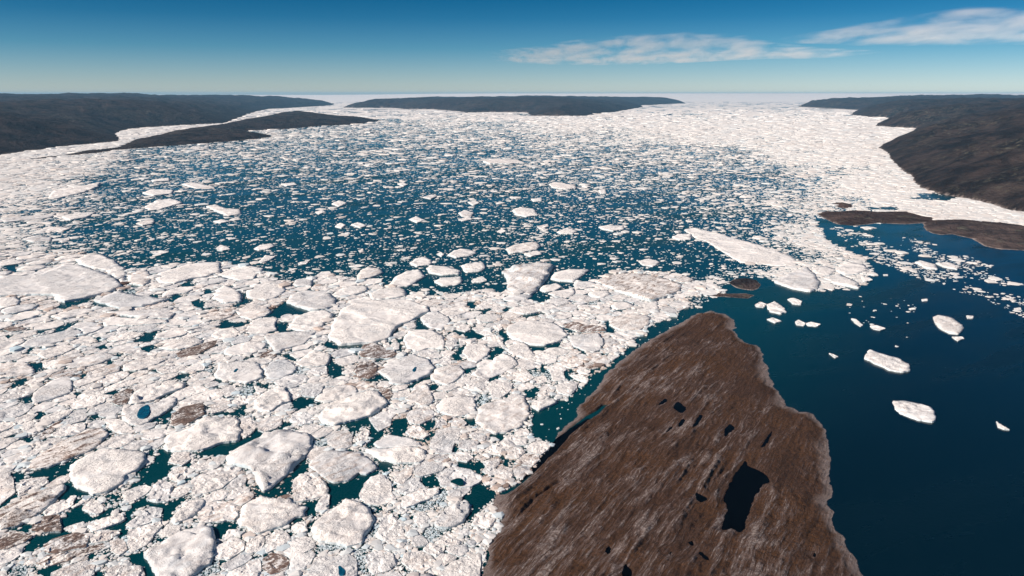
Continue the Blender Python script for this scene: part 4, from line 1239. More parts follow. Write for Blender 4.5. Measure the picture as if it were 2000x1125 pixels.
def floe_geometry(poly, f, n, seed, sp, jag):
    """one floe: ragged outline, low broken edge, hummocked and fractured top. Returns centre, local vertices, quads, tris, smooth flags"""
    if area_of(poly) < 0:
        poly = poly[::-1]
    size = f.size
    p0 = resample(chaikin(poly, 1, 0.06), n)
    tn = np.roll(p0, -1, 0) - np.roll(p0, 1, 0)
    tn /= np.maximum(np.hypot(tn[:, 0], tn[:, 1]), 1e-9)[:, None]
    nrm = np.stack([-tn[:, 1], tn[:, 0]], 1)
    r_ = np.random.default_rng(seed + 99)
    for k in (1.0, 0.4, 0.0):
        jz = fbm(p0[:, 0] / (0.16 * size + 3), p0[:, 1] / (0.16 * size + 3), 4, 300 + seed % 50, 0.7) * (jag * size + 0.5) * k
        p = p0 + nrm * jz[:, None]
        lo, hi = p.min(0), p.max(0)
        A, B = np.meshgrid(np.arange(lo[0], hi[0], sp), np.arange(lo[1], hi[1], sp * 0.87))
        A = A + (np.arange(A.shape[0]) % 2)[:, None] * sp * 0.5
        A, B = (A + r_.uniform(-0.3, 0.3, A.shape) * sp).ravel(), (B + r_.uniform(-0.3, 0.3, B.shape) * sp).ravel()
        ok = inside(p, A, B) & (seg_dist(p, A, B) > 0.55 * sp)
        P = np.concatenate([p, np.stack([A[ok], B[ok]], 1)])
        out = delaunay_2d_cdt([Vector((float(u), float(v))) for u, v in P], [(i, (i + 1) % n) for i in range(n)], [], 1, 1e-5)
        if len(out[0]) == len(P):
            break
    ov = np.array([tuple(v) for v in out[0]])
    faces = np.array([t for t in out[2] if len(t) == 3], np.int32).reshape(-1, 3)
    e1, e2 = ov[faces[:, 1]] - ov[faces[:, 0]], ov[faces[:, 2]] - ov[faces[:, 0]]
    flip = e1[:, 0] * e2[:, 1] - e1[:, 1] * e2[:, 0] < 0
    faces[flip] = faces[flip][:, ::-1]
    c = p.mean(0)
    x, y = ov[:, 0], ov[:, 1]
    d = seg_dist(p, x, y)
    d[:n] = 0
    e = smooth((d + 0.3) / 1.8)
    lx, ly = x - c[0], y - c[1]
    z = f.fb * (0.93 + 0.07 * e) + f.dome * (1 - np.exp(-d / (0.22 * size)))
    z = z + e * f.plate_h * plates(x + 2 * fbm(x / 9, y / 9, 2, 7), y, f.plate, 340 + seed % 40, f.plate_t)
    z = z + e * 0.45 * f.plate_h * plates(x, y, f.plate * 0.38, 380 + seed % 40, f.plate_t)
    z = z + e * f.rough * (ridged(x / f.wave, y / (f.wave * 0.7), 4, 320 + seed % 9) - 0.58)
    z = z + 0.16 * f.fb * fbm(x / 3.5, y / 3.5, 3, 330)
    if f.fan is not None:
        an = np.arctan2(y - f.fan[1], x - f.fan[0])
        z = z + e * 1.5 * (np.abs(np.sin(an * 9 + 0.6 * fbm(x / 30, y / 30, 2, 8))) ** 3) * smooth(np.hypot(x - f.fan[0], y - f.fan[1]) / 30)
    z = z + f.tilt[0] * lx + f.tilt[1] * ly
    z = np.maximum(z, 0.35)
    bot = np.column_stack([(p - c) * 1.01, np.full(n, -1.0)])
    verts = np.concatenate([np.column_stack([lx, ly, z]), bot])
    m = len(ov)
    a = np.arange(n)
    b = (a + 1) % n
    quads = np.stack([m + a, m + b, b, a], 1)
    sm = np.concatenate([np.zeros(n, bool), np.full(len(faces), 'L' in f.flags or 'T' in f.flags or f.size > 45)])
    return c, verts, quads, faces, sm

class Floe:
    pass

floes = []
occ = np.ones((GH, GW), bool)                 # taken or not pack ice
raster(occ, G_PACK, False)
for lp in (G_HEAD,):
    raster(occ, lp, True)
lead = np.zeros((GH, GW), bool)
slush = np.zeros((GH, GW), bool)
for row in LEADS:
    t, s = row.split("|")
    raster(lead, ground(tile_poly(t, s)))
    raster(lead, ground(tile_poly(t, s), 2.0))
    lp_ = tile_poly(t, s)
    raster(lead, ground(lp_.mean(0) + (lp_ - lp_.mean(0)) * 1.12, 0.6))
for row in SLUSH:
    t, s = row.split("|")
    raster(slush, ground(tile_poly(t, s)))
taken = np.zeros((GH, GW), bool)

for row in FLOES:
    t, fl, ref, lab, s = row.split("|")
    f = Floe()
    f.px = tile_poly(t, s)
    a0 = math.sqrt(abs(area_of(ground(f.px))))
    f.poly = ground(f.px, (2.4 + 0.025 * a0) if 'T' in fl else (1.0 + 0.012 * a0))   # the outline seen is the top edge's
    f.flags, f.ref, f.label, f.traced = fl, ref, lab, True
    floes.append(f)
    raster(taken, f.poly)
lead &= ~taken
slush &= ~taken
occ |= taken | lead | slush
print("traced floes", len(floes))

# the pack between the traced floes: discs of falling size, each grown until it meets its neighbours
grown = occ.copy()
discs = []
ps = [ground([a, b]) for a, b in (((0, 1032), (126, 942)), ((46, 908), (202, 836)), ((330, 690), (420, 660)))]
PHI = float(np.mean([math.atan2(*(q[1] - q[0])[::-1]) for q in ps]))
print("floe strike", math.degrees(PHI))
STR = 1.16
RM = np.array([[math.cos(PHI), -math.sin(PHI)], [math.sin(PHI), math.cos(PHI)]])
M_ST = RM @ np.diag([STR, 1 / STR]) @ RM.T          # round frame -> ground, drawn out along the drift
M_INV = np.linalg.inv(M_ST)
ring_a = np.linspace(0, 2 * np.pi, 12, endpoint=False)
ring_u = np.concatenate([[[0, 0]], np.stack([np.cos(ring_a), np.sin(ring_a)], 1) * 0.55, np.stack([np.cos(ring_a + 0.26), np.sin(ring_a + 0.26)], 1)])
plo, phi = ground(np.array([[-330, 470]]))[0], None
r = 34.0
while r > 5.6:
    tries = int(2300 * min(9.0, (20 / r) ** 1.7))
    cx = rng.uniform(-1900, 560, tries)
    cy = rng.uniform(400, 2050, tries)
    rmin_here = 0.0042 * np.hypot(cx, cy)      # far pieces smaller than this go into the brash
    ok = ~look(grown, cx, cy, True) & (r > rmin_here)
    for x, y in zip(cx[ok], cy[ok]):
        pr = (ring_u * r) @ M_ST.T + (x, y)
        if look(grown, pr[:, 0], pr[:, 1], True).any():
            continue
        discs.append((x, y, r))
        R = r * STR
        i0, j0 = int((x - R - GX0) / CELL), int((y - R - GY0) / CELL)
        w = int(2 * R / CELL) + 2
        i1, j1 = max(i0, 0), max(j0, 0)
        A, B = np.meshgrid(gxx[i1:i0 + w], gyy[j1:j0 + w])
        A, B = M_INV[0, 0] * (A - x) + M_INV[0, 1] * (B - y), M_INV[1, 0] * (A - x) + M_INV[1, 1] * (B - y)
        grown[j1:j0 + w, i1:i0 + w] |= A * A + B * B < (r * 1.02) ** 2
    r *= 0.86
discs = np.array(discs)
print("filler discs", len(discs))
iso = discs[:, :2] @ M_INV.T
for k, (x, y, r) in enumerate(discs):
    n = int(rng.integers(7, 13))
    a = np.sort(np.linspace(0, 2 * np.pi, n, endpoint=False) + rng.uniform(0, 1) + rng.normal(0, 0.9 / n, n))
    dx, dy = np.cos(a), np.sin(a)
    lim = np.full(n, r * 1.9)
    ux, uy = iso[k]
    d2 = np.hypot(iso[:, 0] - ux, iso[:, 1] - uy)
    for m in np.where((d2 < 3.6 * r + 60) & (d2 > 0))[0]:
        ox, oy, orr = iso[m, 0] - ux, iso[m, 1] - uy, discs[m, 2]
        dd = d2[m]
        if dd > r * 1.95 + orr * 1.9:
            continue
        w = (dd * dd + r * r - orr * orr) / (2 * dd)     # where the power bisector crosses the line between the two
        den = (dx * ox + dy * oy) / dd
        lim = np.where(den > 1e-3, np.minimum(lim, w / np.maximum(den, 1e-3)), lim)
    st = np.arange(0.5, 1.95, 0.08) * r
    gx_, gy_ = M_ST[0, 0] * dx + M_ST[0, 1] * dy, M_ST[1, 0] * dx + M_ST[1, 1] * dy
    PX, PY = x + gx_[:, None] * st, y + gy_[:, None] * st
    blocked = look(occ, PX, PY, True)
    first = np.where(blocked.any(1), st[np.argmax(blocked, 1)], 1e9)
    lim = np.minimum(lim, first - 0.4)
    lim = np.maximum(lim, r * 0.45) * (0.99 - 0.07 * rng.random(n))
    lim = np.minimum(lim, 1.8 * np.minimum(np.roll(lim, 1), np.roll(lim, -1)))
    f = Floe()
    f.poly = np.stack([x + gx_ * lim, y + gy_ * lim], 1)
    f.px = to_px(f.poly)
    f.flags, f.ref, f.label, f.traced = "", "", "", False
    floes.append(f)
    raster(taken, f.poly)

dirt_zone = lambda x, y: smooth((fbm(x / 120, y / 120, 4, 401) * 0.7 + 0.3 * fbm(x / 35, y / 35, 3, 402) - 0.06) / 0.35)
for f in floes:
    c = f.px.mean(0)
    f.c = c
    f.app = abs(area_of(f.px))
    vis = (f.px[:, 0] > 0) & (f.px[:, 0] < 2000) & (f.px[:, 1] < 1125)
    f.seen = vis.mean() > 0.25
    g = f.poly.mean(0)
    dz = float(dirt_zone(np.array([g[0]]), np.array([g[1]]))[0])
    fl = f.flags
    f.grey = rng.uniform(0, 0.22)
    f.dirt = rng.uniform(0.0, 0.28) + (0.55 * dz if not f.traced else 0.15 * dz)
    if rng.random() < 0.33:
        f.grey = rng.uniform(0.35, 0.9)
    if 'w' in fl:
        f.grey, f.dirt = rng.uniform(0, 0.10), rng.uniform(0, 0.06)
    if 'g' in fl:
        f.grey = rng.uniform(0.45, 0.7)
    if 'd' in fl:
        f.dirt = rng.uniform(0.42, 0.55)
    if 'e' in fl:
        f.dirt = 0.74
    if 'D' in fl:
        f.dirt = rng.uniform(0.95, 1.1) if 'd' not in fl else 0.8
    f.size = math.sqrt(abs(area_of(f.poly)))
    f.fb = 0.9 + 0.012 * f.size + rng.uniform(0, 0.6)
    f.dome = 0.2 + 0.006 * f.size * rng.random()
    f.rough = 0.55 + 0.7 * rng.random() ** 2
    f.tilt = tuple(rng.normal(0, 0.010, 2))
    f.wave = 9 + 0.10 * f.size
    f.fan = None
    if 'F' in fl:
        f.fan = ground([(645, 588)])[0] if 'L' in fl else ground([(600, 1006)])[0]
    f.plate, f.plate_h, f.plate_t = 8 + 0.12 * f.size, 0.30 + 0.40 * rng.random(), 1.8
    if 'L' in fl:
        f.rough, f.dome, f.tilt, f.plate_h = 0.25, 0.5, (0, 0), 0.10
        f.plate = 0.45 * f.size
    if 'p' in fl:
        f.fb, f.rough, f.plate_h, f.plate = 0.7, 0.6, 0.35, 24
    if 's' in fl:
        f.rough, f.plate_h = 1.3, 0.8
    if 'T' in fl:
        f.wave = 8 + 0.25 * f.size
        f.fb, f.dome, f.rough = 2.0 + 0.015 * f.size, 0.6 + 0.02 * f.size, 0.9 + 0.012 * f.size
        f.plate, f.plate_h, f.plate_t = 0.50 * f.size, 0.018 * f.size, 3.6
        f.tilt = (rng.normal(0, 0.012), 0.008)
    if f.size < 12:
        f.rough *= 0.5

MAX_ONE = 322
traced = [f for f in floes if f.traced]
filler = sorted([f for f in floes if not f.traced and f.seen], key=lambda f: -f.app)
single = traced + filler[:max(0, MAX_ONE - len(traced))]
ids = set(map(id, single))
rest = [f for f in floes if id(f) not in ids]
print("single", len(single), "rest", len(rest))

# labels: hand-written ones first, else the nearest named neighbour, the side and the rank
marks = [f for f in traced if f.ref]
auto = {}
for f in single:
    if f.label:
        continue
    best = min((m for m in marks if m is not f), key=lambda m: math.hypot(m.c[0] - f.c[0], 1.6 * (m.c[1] - f.c[1])))
    dx, dy = f.c[0] - best.c[0], 1.9 * (f.c[1] - best.c[1])
    if abs(dx) > abs(dy):
        rel = "towards the headland from" if dx > 0 else "outward, away from the headland, from"
    else:
        rel = "in front of" if dy > 0 else "behind"
    if f.ref:
        f.label = None
    auto.setdefault((best.ref, rel), []).append((math.hypot(dx, dy), f))
ORD = ["first", "second", "third", "fourth", "fifth", "sixth", "seventh", "eighth", "ninth", "tenth", "eleventh", "twelfth", "thirteenth", "fourteenth", "fifteenth", "sixteenth", "seventeenth", "eighteenth", "nineteenth", "twentieth"]
def tone_word(f):
    return "muddy brown" if f.dirt > 0.75 else "dirty" if f.dirt > 0.38 else "greyish" if f.grey > 0.5 else "clean white" if 'w' in f.flags else "pale"
def shape_word(f):
    w, h = np.ptp(f.px[:, 0]), np.ptp(f.px[:, 1])
    s = "tiny" if f.app < 350 else "small" if f.app < 1100 else "middling" if f.app < 2600 else "large"
    q = "long" if w > 3.4 * h else "compact" if w < 1.7 * h else "oblong"
    return s, q
for (ref, rel), lst in auto.items():
    lst.sort(key=lambda t: t[0])
    cnt = {}
    for _, f in lst:
        s, q = shape_word(f)
        k = (s, q, tone_word(f))
        cnt[k] = cnt.get(k, 0) + 1
    seen = {}
    for _, f in lst:
        s, q = shape_word(f)
        k = (s, q, tone_word(f))
        seen[k] = seen.get(k, 0) + 1
        num = "" if cnt[k] == 1 else ORD[min(seen[k] - 1, len(ORD) - 1)] + " "
        f.label = f"{num}{s} {q} {k[2]} floe {rel} {ref}"

FLOE_GROUP = "ice floes and bergs drifting in the fjord"
floe_of_ref = {}
for k, f in enumerate(single):
    big = f.size
    n = int(np.clip(big * 1.5, 30, 120))
    sp = float(np.clip(big / 17, 1.5, 4.5)) if np.hypot(*f.poly.mean(0)) < 1500 else float(np.clip(big / 9, 2.0, 9.0))
    c, v, q, t, sm = floe_geometry(f.poly, f, n, k, sp, 0.05 if 'L' not in f.flags else 0.03)
    is_berg = 'T' in f.flags
    nm = "iceberg" if ("iceberg" in f.label or " berg" in f.label) else "ice_floe"
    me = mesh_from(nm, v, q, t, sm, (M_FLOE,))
    o = link(nm, me, label=f.label, cat="iceberg" if nm == "iceberg" else "ice floe", group=FLOE_GROUP, loc=(c[0], c[1], 0))
    o["dirt"], o["grey"] = float(f.dirt), float(f.grey)
    f.obj, f.v, f.cc = o, v, c
    if f.ref:
        floe_of_ref[f.ref] = f
for ref, t, s in POOLS:
    f = floe_of_ref.get(ref) or next(q for q in single if q.label.startswith(ref))
    zt = float(np.sort(f.v[:, 2])[int(len(f.v) * 0.5)])
    px = tile_poly(t, s)
    xy = ground(px, zt)
    ctr = xy.mean(0)
    # follow the floe's top just above it
    pp = rough_outline(chaikin(xy, 1, 0.2), 0.9, 0.5, 71)
    d = np.hypot(f.v[:, 0][None] + f.cc[0] - pp[:, 0][:, None], f.v[:, 1][None] + f.cc[1] - pp[:, 1][:, None])
    m = np.hypot(f.v[:, 0] + f.cc[0] - ctr[0], f.v[:, 1] + f.cc[1] - ctr[1]) < np.hypot(*np.ptp(pp, axis=0)) * 0.6
    top = (f.v[m, 2].max() if m.any() else zt) + 0.12
    n = len(pp)
    ring = np.concatenate([np.column_stack([pp - f.cc, np.full(n, top)]), np.column_stack([(pp - ctr) * 1.02 + ctr - f.cc, np.full(n, top - 1.6)])])
    bmesh_faces = [list(range(n))] if area_of(pp) > 0 else [list(range(n))[::-1]]
    a = np.arange(n)
    bmesh_faces += [[int(i), int(i + n), int((i + 1) % n + n), int((i + 1) % n)] for i in a]
    me = bpy.data.meshes.new("melt_pool")
    me.from_pydata([tuple(map(float, r)) for r in ring], [], bmesh_faces)
    me.materials.append(M_WATER if "hooked" in ref else M_POOL)
    me.update()
    link("melt_pool", me, parent=f.obj)

# the smaller floes of the pack, one mass
vs, qs, ts, sms, dr, gr_ = [], [], [], [], [], []
off = 0
for k, f in enumerate(rest):
    f.fb *= rng.uniform(0.6, 1)
    c, v, q, t, sm = floe_geometry(f.poly, f, 24, k + 1000, max(f.size / 5, 2.0), 0.06)
    vs.append(v + (c[0], c[1], 0)); qs.append(q + off); ts.append(t + off); sms.append((sm[:len(q)], sm[len(q):]))
    dr.append(np.full(len(v), f.dirt)); gr_.append(np.full(len(v), f.grey))
    off += len(v)
sm = np.concatenate([a for a, b in sms] + [b for a, b in sms])
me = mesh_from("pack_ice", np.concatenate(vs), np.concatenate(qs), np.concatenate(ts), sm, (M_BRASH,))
set_attr(me, "dirt", np.concatenate(dr)); set_attr(me, "grey", np.concatenate(gr_))
link("pack_ice", me, kind="stuff", label="small pale floes packed between the larger ones")

# ------------------------------------------------------------------ fragments
def fragments(name, x, y, r, dirt, grey, mat, label, k=6, hk=0.22, zbase=0.0, bumpy=0.14):
    n = len(x)
    base = np.linspace(0, 2 * np.pi, k, endpoint=False)[None, :]
    a = base + rng.uniform(0, 2 * np.pi, (n, 1)) + rng.normal(0, 0.22, (n, k))
    rr = r[:, None] * rng.uniform(0.72, 1.22, (n, k))
    st = rng.uniform(0.62, 1.0, (n, 1))
    th = rng.uniform(0, np.pi, (n, 1))
    ex, ey = rr * np.cos(a), rr * np.sin(a) * st
    lx, ly = ex * np.cos(th) - ey * np.sin(th), ex * np.sin(th) + ey * np.cos(th)
    h = zbase + 0.10 + hk * r * rng.uniform(0.5, 1.3, n) + rng.uniform(0, 0.15, n)
    tk_ = 0.09 * np.minimum(1.0, 3.5 / r)[:, None]
    tx, ty = rng.normal(0, 1, (n, 1)) * tk_, rng.normal(0, 1, (n, 1)) * tk_
    zt = np.maximum(h[:, None] + tx * lx + ty * ly, 0.06)
    top = np.stack([x[:, None] + lx, y[:, None] + ly, zt], -1)
    bot = np.stack([x[:, None] + lx * 1.04, y[:, None] + ly * 1.04, np.full((n, k), -0.3)], -1)
    cen = np.stack([x + rng.normal(0, 0.2, n) * r, y + rng.normal(0, 0.2, n) * r, h + bumpy * r * rng.uniform(0.2, 1.6, n)], -1)[:, None, :]
    V = np.concatenate([top, bot, cen], 1).reshape(-1, 3)
    m = 2 * k + 1
    o = (np.arange(n) * m)[:, None]
    i = np.arange(k)
    j = (i + 1) % k
    tr = np.stack([o + i, o + j, np.broadcast_to(o + 2 * k, (n, k))], -1).reshape(-1, 3)
    qd = np.stack([o + i, o + k + i, o + k + j, o + j], -1).reshape(-1, 4)
    me = mesh_from(name, V, qd, tr, None, (mat,))
    set_attr(me, "dirt", np.repeat(dirt, m)); set_attr(me, "grey", np.repeat(grey, m))
    print(name, n)
    return link(name, me, kind="stuff", label=label)

def power_r(n, a, b, e=3.0):
    u = rng.random(n)
    return (a ** (1 - e) + u * (b ** (1 - e) - a ** (1 - e))) ** (1 / (1 - e))

def scatter(px_lo, px_hi, dx, dy, cover, rk, rmin, ratio, e=3.0):
    """random pieces over the water seen in a pixel window; cover(px, py, x, y) is the share of water hidden"""
    U = np.arange(px_lo[0], px_hi[0], dx) + dx / 2
    W = np.arange(px_lo[1], px_hi[1], dy) + dy / 2
    A, B = [m.ravel() for m in np.meshgrid(U, W)]
    c00 = ground(np.stack([A - dx / 2, B - dy / 2], 1)); c10 = ground(np.stack([A + dx / 2, B - dy / 2], 1))
    c01 = ground(np.stack([A - dx / 2, B + dy / 2], 1)); c11 = ground(np.stack([A + dx / 2, B + dy / 2], 1))
    d1, d2 = c11 - c00, c10 - c01
    ar = 0.5 * np.abs(d1[:, 0] * d2[:, 1] - d1[:, 1] * d2[:, 0])
    cc = ground(np.stack([A, B], 1))
    D = np.hypot(cc[:, 0], cc[:, 1])
    a = np.maximum(rmin, rk * D)
    c = np.clip(cover(A, B, cc[:, 0], cc[:, 1]), 0, 0.985)
    er2 = math.log(ratio) / (0.5 * (1 - ratio ** -2.0)) * a * a
    lam = -np.log(1 - c) * ar / (np.pi * 0.8 * er2)
    num = rng.poisson(lam)
    idx = np.repeat(np.arange(len(A)), num)
    P = ground(np.stack([A[idx] + rng.uniform(-0.5, 0.5, len(idx)) * dx, B[idx] + rng.uniform(-0.5, 0.5, len(idx)) * dy], 1))
    return P[:, 0], P[:, 1], power_r(len(idx), 1.0, ratio, e) * a[idx]

def off_land(x, y):
    ok = np.ones(len(x), bool)
    for L in LANDS:
        lo, hi = L.min(0), L.max(0)
        m = ok & (x > lo[0]) & (x < hi[0]) & (y > lo[1]) & (y < hi[1])
        ok[m] &= ~inside(L, x[m], y[m])
    return ok

# drift ice over the open fjord
CTRL = np.array([(-200,330,.97),(0,320,.97),(150,320,.88),(0,380,.93),(150,400,.62),(0,450,.82),(90,370,.86),(70,420,.72),(300,330,.38),(300,300,.5),(200,300,.9),(250,360,.34),(250,450,.24),(500,290,.5),(450,330,.30),(500,400,.22),(450,480,.19),
 (600,260,.52),(700,280,.40),(700,250,.62),(800,250,.58),(860,238,.80),(750,340,.33),(800,400,.19),(700,470,.16),(600,520,.2),(900,540,.13),(900,460,.17),(950,255,.58),(950,300,.42),(950,350,.33),(1000,400,.18),(1000,330,.42),
 (1100,245,.84),(1150,270,.60),(1150,310,.48),(1150,350,.42),(1150,400,.27),(1150,460,.25),(1200,500,.22),(1300,260,.84),(1300,300,.56),(1300,350,.42),(1300,420,.32),(1300,490,.22),(1380,520,.26),(1350,500,.28),
 (1400,260,.97),(1400,300,.60),(1450,350,.48),(1450,420,.42),(1500,280,.85),(1600,260,.99),(1600,300,.93),(1600,350,.72),(1680,300,.98),(1700,360,.96),(1800,400,.97),(1900,405,.985),(2100,425,.985),(1600,400,.72),(1560,450,.86),(1600,470,.92),(1480,440,.48),(1640,520,.92),(1560,540,.94),(1450,550,.72),(1500,500,.62),
 (330,250,.985),(250,262,.985),(100,290,.985),(200,275,.985),(480,215,.98),(400,285,.62),(500,272,.7)], float)
MOUTH = parse("1340,606 1372,596 1400,575 1440,538 1475,541 1520,548 1560,562 1600,568 1640,562 1690,558 1703,532 1690,506 1650,486 1612,470 1598,440 1590,420 1640,436 1700,437 1802,430 1863,433 1923,437 2000,446 2300,496 2400,430 2400,190 -800,190 -800,560 0,500 240,535 330,520 440,515 520,532 560,556 640,540 760,566 850,584 940,575 1060,585 1200,560 1300,570")
TRAIL = parse("1625,440 1700,442 1760,462 1830,478 1900,505 1980,535 2150,590 2150,680 2040,640 1960,600 1880,572 1800,545 1730,518 1680,500 1640,478")
DOTS = parse("1640,566 1700,556 1790,592 1785,650 1762,692 1740,645 1690,640 1655,612")
LEADS_FAR = [parse("1790,379 1830,376 1870,384 1880,389 1840,392 1780,389"), parse("1690,405 1750,402 1770,409 1700,412"), parse("1520,289 1560,292 1615,296 1612,300 1540,296")]

def cover_open(px, py, x, y):
    w = 0
    s = 0
    for cx, cy, c in CTRL:
        k = 1.0 / (((px - cx) / 100) ** 2 + ((py - cy) / 26) ** 2 + 0.05) ** 2
        s = s + k * c
        w = w + k
    c = s / w
    n = fbm(x / 420 + 5, y / 900, 4, 501) * 0.55 + fbm((0.8 * x - 0.3 * y) / 90, (0.3 * x + 0.8 * y) / 330, 4, 502) * 0.55
    c = np.clip(c * (1 + 1.25 * n * (1 - c)), 0, 0.985)
    m = inside(MOUTH, px, py)
    c = np.where(m, c * (0.55 + 0.45 * smooth((c - 0.62) / 0.3)), 0.0) * smooth((py - 208) / 42)
    t = inside(TRAIL, px, py)
    cl = smooth((fbm(x / 60, y / 130, 4, 503) + 0.22) / 0.5)
    c = np.where(t & ~m, 0.36 * cl ** 1.5, c)
    c = np.where(inside(DOTS, px, py), 0.016, c)
    for L in LEADS_FAR[:2]:
        c = np.where(inside(L, px, py), 0.05, c)
    c = np.where(inside(LEADS_FAR[2], px, py), 0.6, c)
    return c

x, y, r = scatter((-520, 212), (2300, 700), 14, 3, cover_open, 0.00076, 0.9, 12.0, 2.75)
ok = off_land(x, y)
x, y, r = x[ok], y[ok], r[ok]
inpk = look(~occ | taken, x, y, False)
ok = ~(inpk & (np.hypot(x, y) < 2300))
x, y, r = x[ok], y[ok], r[ok]
dz = dirt_zone(x * 0.4, y * 0.4)
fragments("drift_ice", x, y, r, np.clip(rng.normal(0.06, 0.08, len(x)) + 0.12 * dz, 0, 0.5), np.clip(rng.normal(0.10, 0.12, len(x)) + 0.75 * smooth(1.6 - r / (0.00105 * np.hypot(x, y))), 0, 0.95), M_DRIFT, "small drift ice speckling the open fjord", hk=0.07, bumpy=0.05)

# brash filling the pack, thin crumbs in the leads and along the headland, grey slush in the narrow gaps
core = taken.copy()
for sh in ((1, 0), (-1, 0), (0, 1), (0, -1), (1, 1), (-1, -1)):
    core &= np.roll(taken, sh, (0, 1))
def cover_pack(px, py, x, y):
    p = inside(G_PACK, x, y)
    ld, sl, tk = look(lead, x, y, False), look(slush, x, y, False), look(taken, x, y, False)
    n = vnoise(x / 70, y / 70, 511)
    c = np.where(p, 0.66 + 0.26 * n, 0.0)
    c = np.where(ld, 0.003 + 0.16 * smooth((vnoise(x / 11, y / 11, 512) - 0.58) / 0.25), c)
    c = np.where(sl | look(core, x, y, False), 0.0, c)
    return c
x, y, r = scatter((-330, 470), (1460, 1260), 9, 6, cover_pack, 0.0011, 0.8, 8.5, 2.6)
tk = look(taken, x, y, False)
r = np.where(tk, np.minimum(r, 1.8), r)
ok = off_land(x, y) & ~look(core, x, y, False)
ld = look(lead, x, y, False)
r = np.where(ld, np.minimum(r, 2.2) * rng.uniform(0.35, 1.0, len(r)), r)
ok &= ~(ld & (r > 1.25) & (rng.random(len(x)) < 0.5))
# keep big pieces out of the leads
for sx, sy in ((1, 0), (-1, 0), (0, 1), (0, -1)):
    hit = look(lead | slush, x + sx * r * 0.8, y + sy * r * 0.8, False)
    r = np.where(hit & ~ld, r * 0.72, r)
x, y, r = x[ok], y[ok], r[ok]
dz = dirt_zone(x, y)
fragments("brash_ice", x, y, r, np.clip(rng.normal(0.10, 0.12, len(x)) + 0.75 * dz * rng.random(len(x)), 0, 1), np.clip(rng.normal(0.30, 0.26, len(x)), 0, 1), M_DRIFT, "crumbled ice filling the gaps of the pack", hk=0.24)

SHORE_STRIP = parse("1035,800 1092,770 1150,742 1180,722 1214,690 1245,662 1272,640 1305,626 1340,600 1365,600 1330,630 1278,660 1234,687 1205,713 1180,735 1160,765 1128,800 1100,836 1085,862 1040,852")
SHORE_BRASH = parse("1000,950 1040,920 1060,892 1085,862 1092,868 1060,905 1020,945 985,965 985,990 982,1015 975,1045 955,1070 945,1110 935,1130 925,1120 945,1050 905,1030 935,1000 965,975")
CRUMBS = parse("900,1024 930,1008 956,996 980,1012 978,1032 956,1060 940,1056 920,1048 916,1032")
def cover_slush(px, py, x, y):
    sl = look(slush, x, y, False)
    c = np.where(sl, 0.60, 0.0)
    c = np.where(inside(SHORE_STRIP, px, py), 0.012, c)
    c = np.where(inside(SHORE_BRASH, px, py), 0.72, c)
    c = np.where(inside(CRUMBS, px, py), 0.42, c)
    return c
x, y, r = scatter((-100, 560), (1400, 1200), 6, 4, cover_slush, 0.0007, 0.45, 4.5)
ok = off_land(x, y) & ~look(taken, x, y, False)
x, y, r = x[ok], y[ok], r[ok]
sl = look(slush, x, y, False)
fragments("slush_ice", x, y, r, np.clip(rng.normal(0.08, 0.08, len(x)), 0, 1), np.where(sl, rng.uniform(0.5, 1.0, len(x)), rng.uniform(0, 0.4, len(x))), M_DRIFT, "grey slush and fine crumbs of ice in narrow gaps", k=5, hk=0.3)

# the closed ice of the upper fjord
EDGE = parse("-400,236 500,236 700,235 850,233 950,235 1050,239 1200,247 1350,259 1450,263 1550,267 1650,273 1800,288 2500,330")
ge = ground(EDGE)
bear = ge[:, 0] / ge[:, 1]
cols = np.linspace(-1.2, 1.2, 500)
d0 = np.interp(cols, bear, ge[:, 1])
d0 = d0 * (1 + 0.10 * fbm(cols * 30, cols * 0, 4, 521) + 0.06 * fbm(cols * 160, cols * 0 + 4, 3, 522))
tt = np.linspace(0, 1, 150) ** 1.5
D = d0[None, :] + (47000 - d0[None, :]) * tt[:, None]
X, Y = cols[None, :] * D, D
Z = 0.9 + 5.0 * np.maximum(fbm(X / 260, Y / 260, 4, 523), -0.3) * smooth(tt[:, None] * 20)
me = mesh_from("fjord_ice", np.stack([X, Y, Z], -1).reshape(-1, 3), quads=grid_faces(150, 500, np.ones(X.shape, bool)), smooth_mask=True, mats=(M_FAR,))
link("fjord_ice", me, kind="stuff", label="closed pinkish-white ice covering the upper fjord")
# ------------------------------------------------------------------ clouds: thin layers far up the fjord
def layer(px, z):
    px = np.atleast_2d(np.asarray(px, float))
    u, v = px[:, 0] - 1000.0, 562.5 - px[:, 1]
    dy = CP * F_PX + SP * v
    dz = -SP * F_PX + CP * v
    t = (z - H_CAM) / dz
    return np.stack([u * t, dy * t], 1)

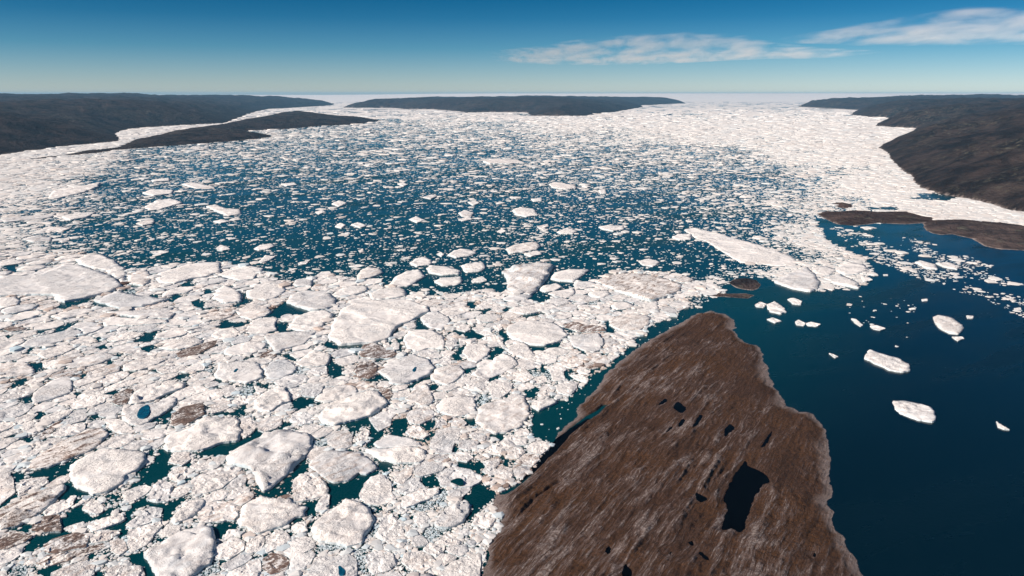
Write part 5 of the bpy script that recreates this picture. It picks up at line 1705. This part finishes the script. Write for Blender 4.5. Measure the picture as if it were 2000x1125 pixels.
def cloud_material(name, dens, seed, scale):
    m = bpy.data.materials.new(name)
    m.use_nodes = True
    nt = m.node_tree
    nt.nodes.clear()
    g = N(nt)
    out = g.node("ShaderNodeOutputMaterial")
    pv = g.node("ShaderNodeVolumePrincipled")
    P = g.coord()
    a = g.noise(g.mapping(P, scale=(0.9, 0.33, 1.5), loc=(seed * 1000, 0, 0)), scale, 8, 0.66, 0.35)
    tc = g.node("ShaderNodeTexCoord").outputs["Generated"]
    sp = g.node("ShaderNodeSeparateXYZ")
    nt.links.new(tc, sp.inputs[0])
    ex = g.math('MULTIPLY', g.ramp(sp.outputs[0], 0.0, 0.16), g.ramp(sp.outputs[0], 1.0, 0.84))
    ey = g.math('MULTIPLY', g.ramp(sp.outputs[1], 0.0, 0.10), g.ramp(sp.outputs[1], 1.0, 0.75))
    e = g.math('MULTIPLY', ex, ey)
    d = g.math('MULTIPLY', g.ramp(g.math('ADD', a, g.math('MULTIPLY', e, 0.10)), 0.51, 0.76), g.math('MULTIPLY', e, dens))
    nt.links.new(d, pv.inputs["Density"])
    pv.inputs["Color"].default_value = C4(1.0, 0.95, 0.92)
    pv.inputs["Anisotropy"].default_value = -0.35
    nt.links.new(pv.outputs[0], out.inputs["Volume"])
    m.cycles.volume_step_rate = 0.25
    return m

CLOUDS = [("900,106 960,97 1050,88 1120,78 1200,66 1290,57 1370,57 1450,66 1500,80 1600,90 1700,98 1760,106 1660,113 1540,113 1420,119 1290,126 1180,128 1080,128 990,125 930,114", 4000, 420, 0.00016, 1, 0.00050, "long thin cloud streak over the middle of the fjord"),
          ("1490,74 1560,60 1640,50 1720,38 1800,26 1880,12 1960,8 2040,14 2160,6 2200,84 2000,86 1900,88 1760,89 1640,90 1540,86", 4200, 480, 0.00017, 4, 0.00045, "broader ragged cloud bank over the bay side of the fjord")]
for s, z, th, dens, seed, sc, lab in CLOUDS:
    p = resample(chaikin(layer(parse(s), z), 2), 90)
    if area_of(p) < 0:
        p = p[::-1]
    p = p + 900 * np.stack([fbm(p[:, 0] / 4000, p[:, 1] / 4000, 3, 601 + seed), fbm(p[:, 0] / 4000, p[:, 1] / 4000, 3, 611 + seed)], 1)
    c = p.mean(0)
    n = len(p)
    rows = []
    for k, dzz in ((0.72, -0.5), (1.0, 0.0), (0.72, 0.5)):
        q = c + (p - c) * k
        rows.append(np.column_stack([q - c, np.full(n, dzz * th)]))
    V = np.concatenate(rows + [[[0, 0, -0.5 * th], [0, 0, 0.5 * th]]])
    a = np.arange(n)
    b = (a + 1) % n
    Q = np.concatenate([np.stack([k * n + a, k * n + b, (k + 1) * n + b, (k + 1) * n + a], 1) for k in (0, 1)])
    T = np.concatenate([np.stack([b, a, np.full(n, 3 * n)], 1), np.stack([2 * n + a, 2 * n + b, np.full(n, 3 * n + 1)], 1)])
    me = mesh_from("cloud", V, Q, T, True, (cloud_material("cloud_vapour", dens, seed, sc),))
    link("cloud", me, label=lab, cat="cloud", group="thin clouds above the fjord", loc=(c[0], c[1], z))

# ------------------------------------------------------------------ the air
HAZE = 1.2e-5
hm = bpy.data.materials.new("haze_air")
hm.use_nodes = True
hn = hm.node_tree
hn.nodes.clear()
ho = hn.nodes.new("ShaderNodeOutputMaterial")
hv = hn.nodes.new("ShaderNodeVolumePrincipled")
hv.inputs["Color"].default_value = C4(0.28, 0.66, 1.0)
hv.inputs["Density"].default_value = HAZE
hv.inputs["Anisotropy"].default_value = 0.0
hn.links.new(hv.outputs[0], ho.inputs["Volume"])
bx = np.array([[x, y, z] for z in (-6.0, 486.0) for y in (-3500.0, 67000.0) for x in (-61000.0, 61000.0)])
me = mesh_from("haze", bx, quads=[[0, 2, 3, 1], [4, 5, 7, 6], [0, 1, 5, 4], [2, 6, 7, 3], [0, 4, 6, 2], [1, 3, 7, 5]], mats=(hm,))
link("haze", me, kind="stuff")
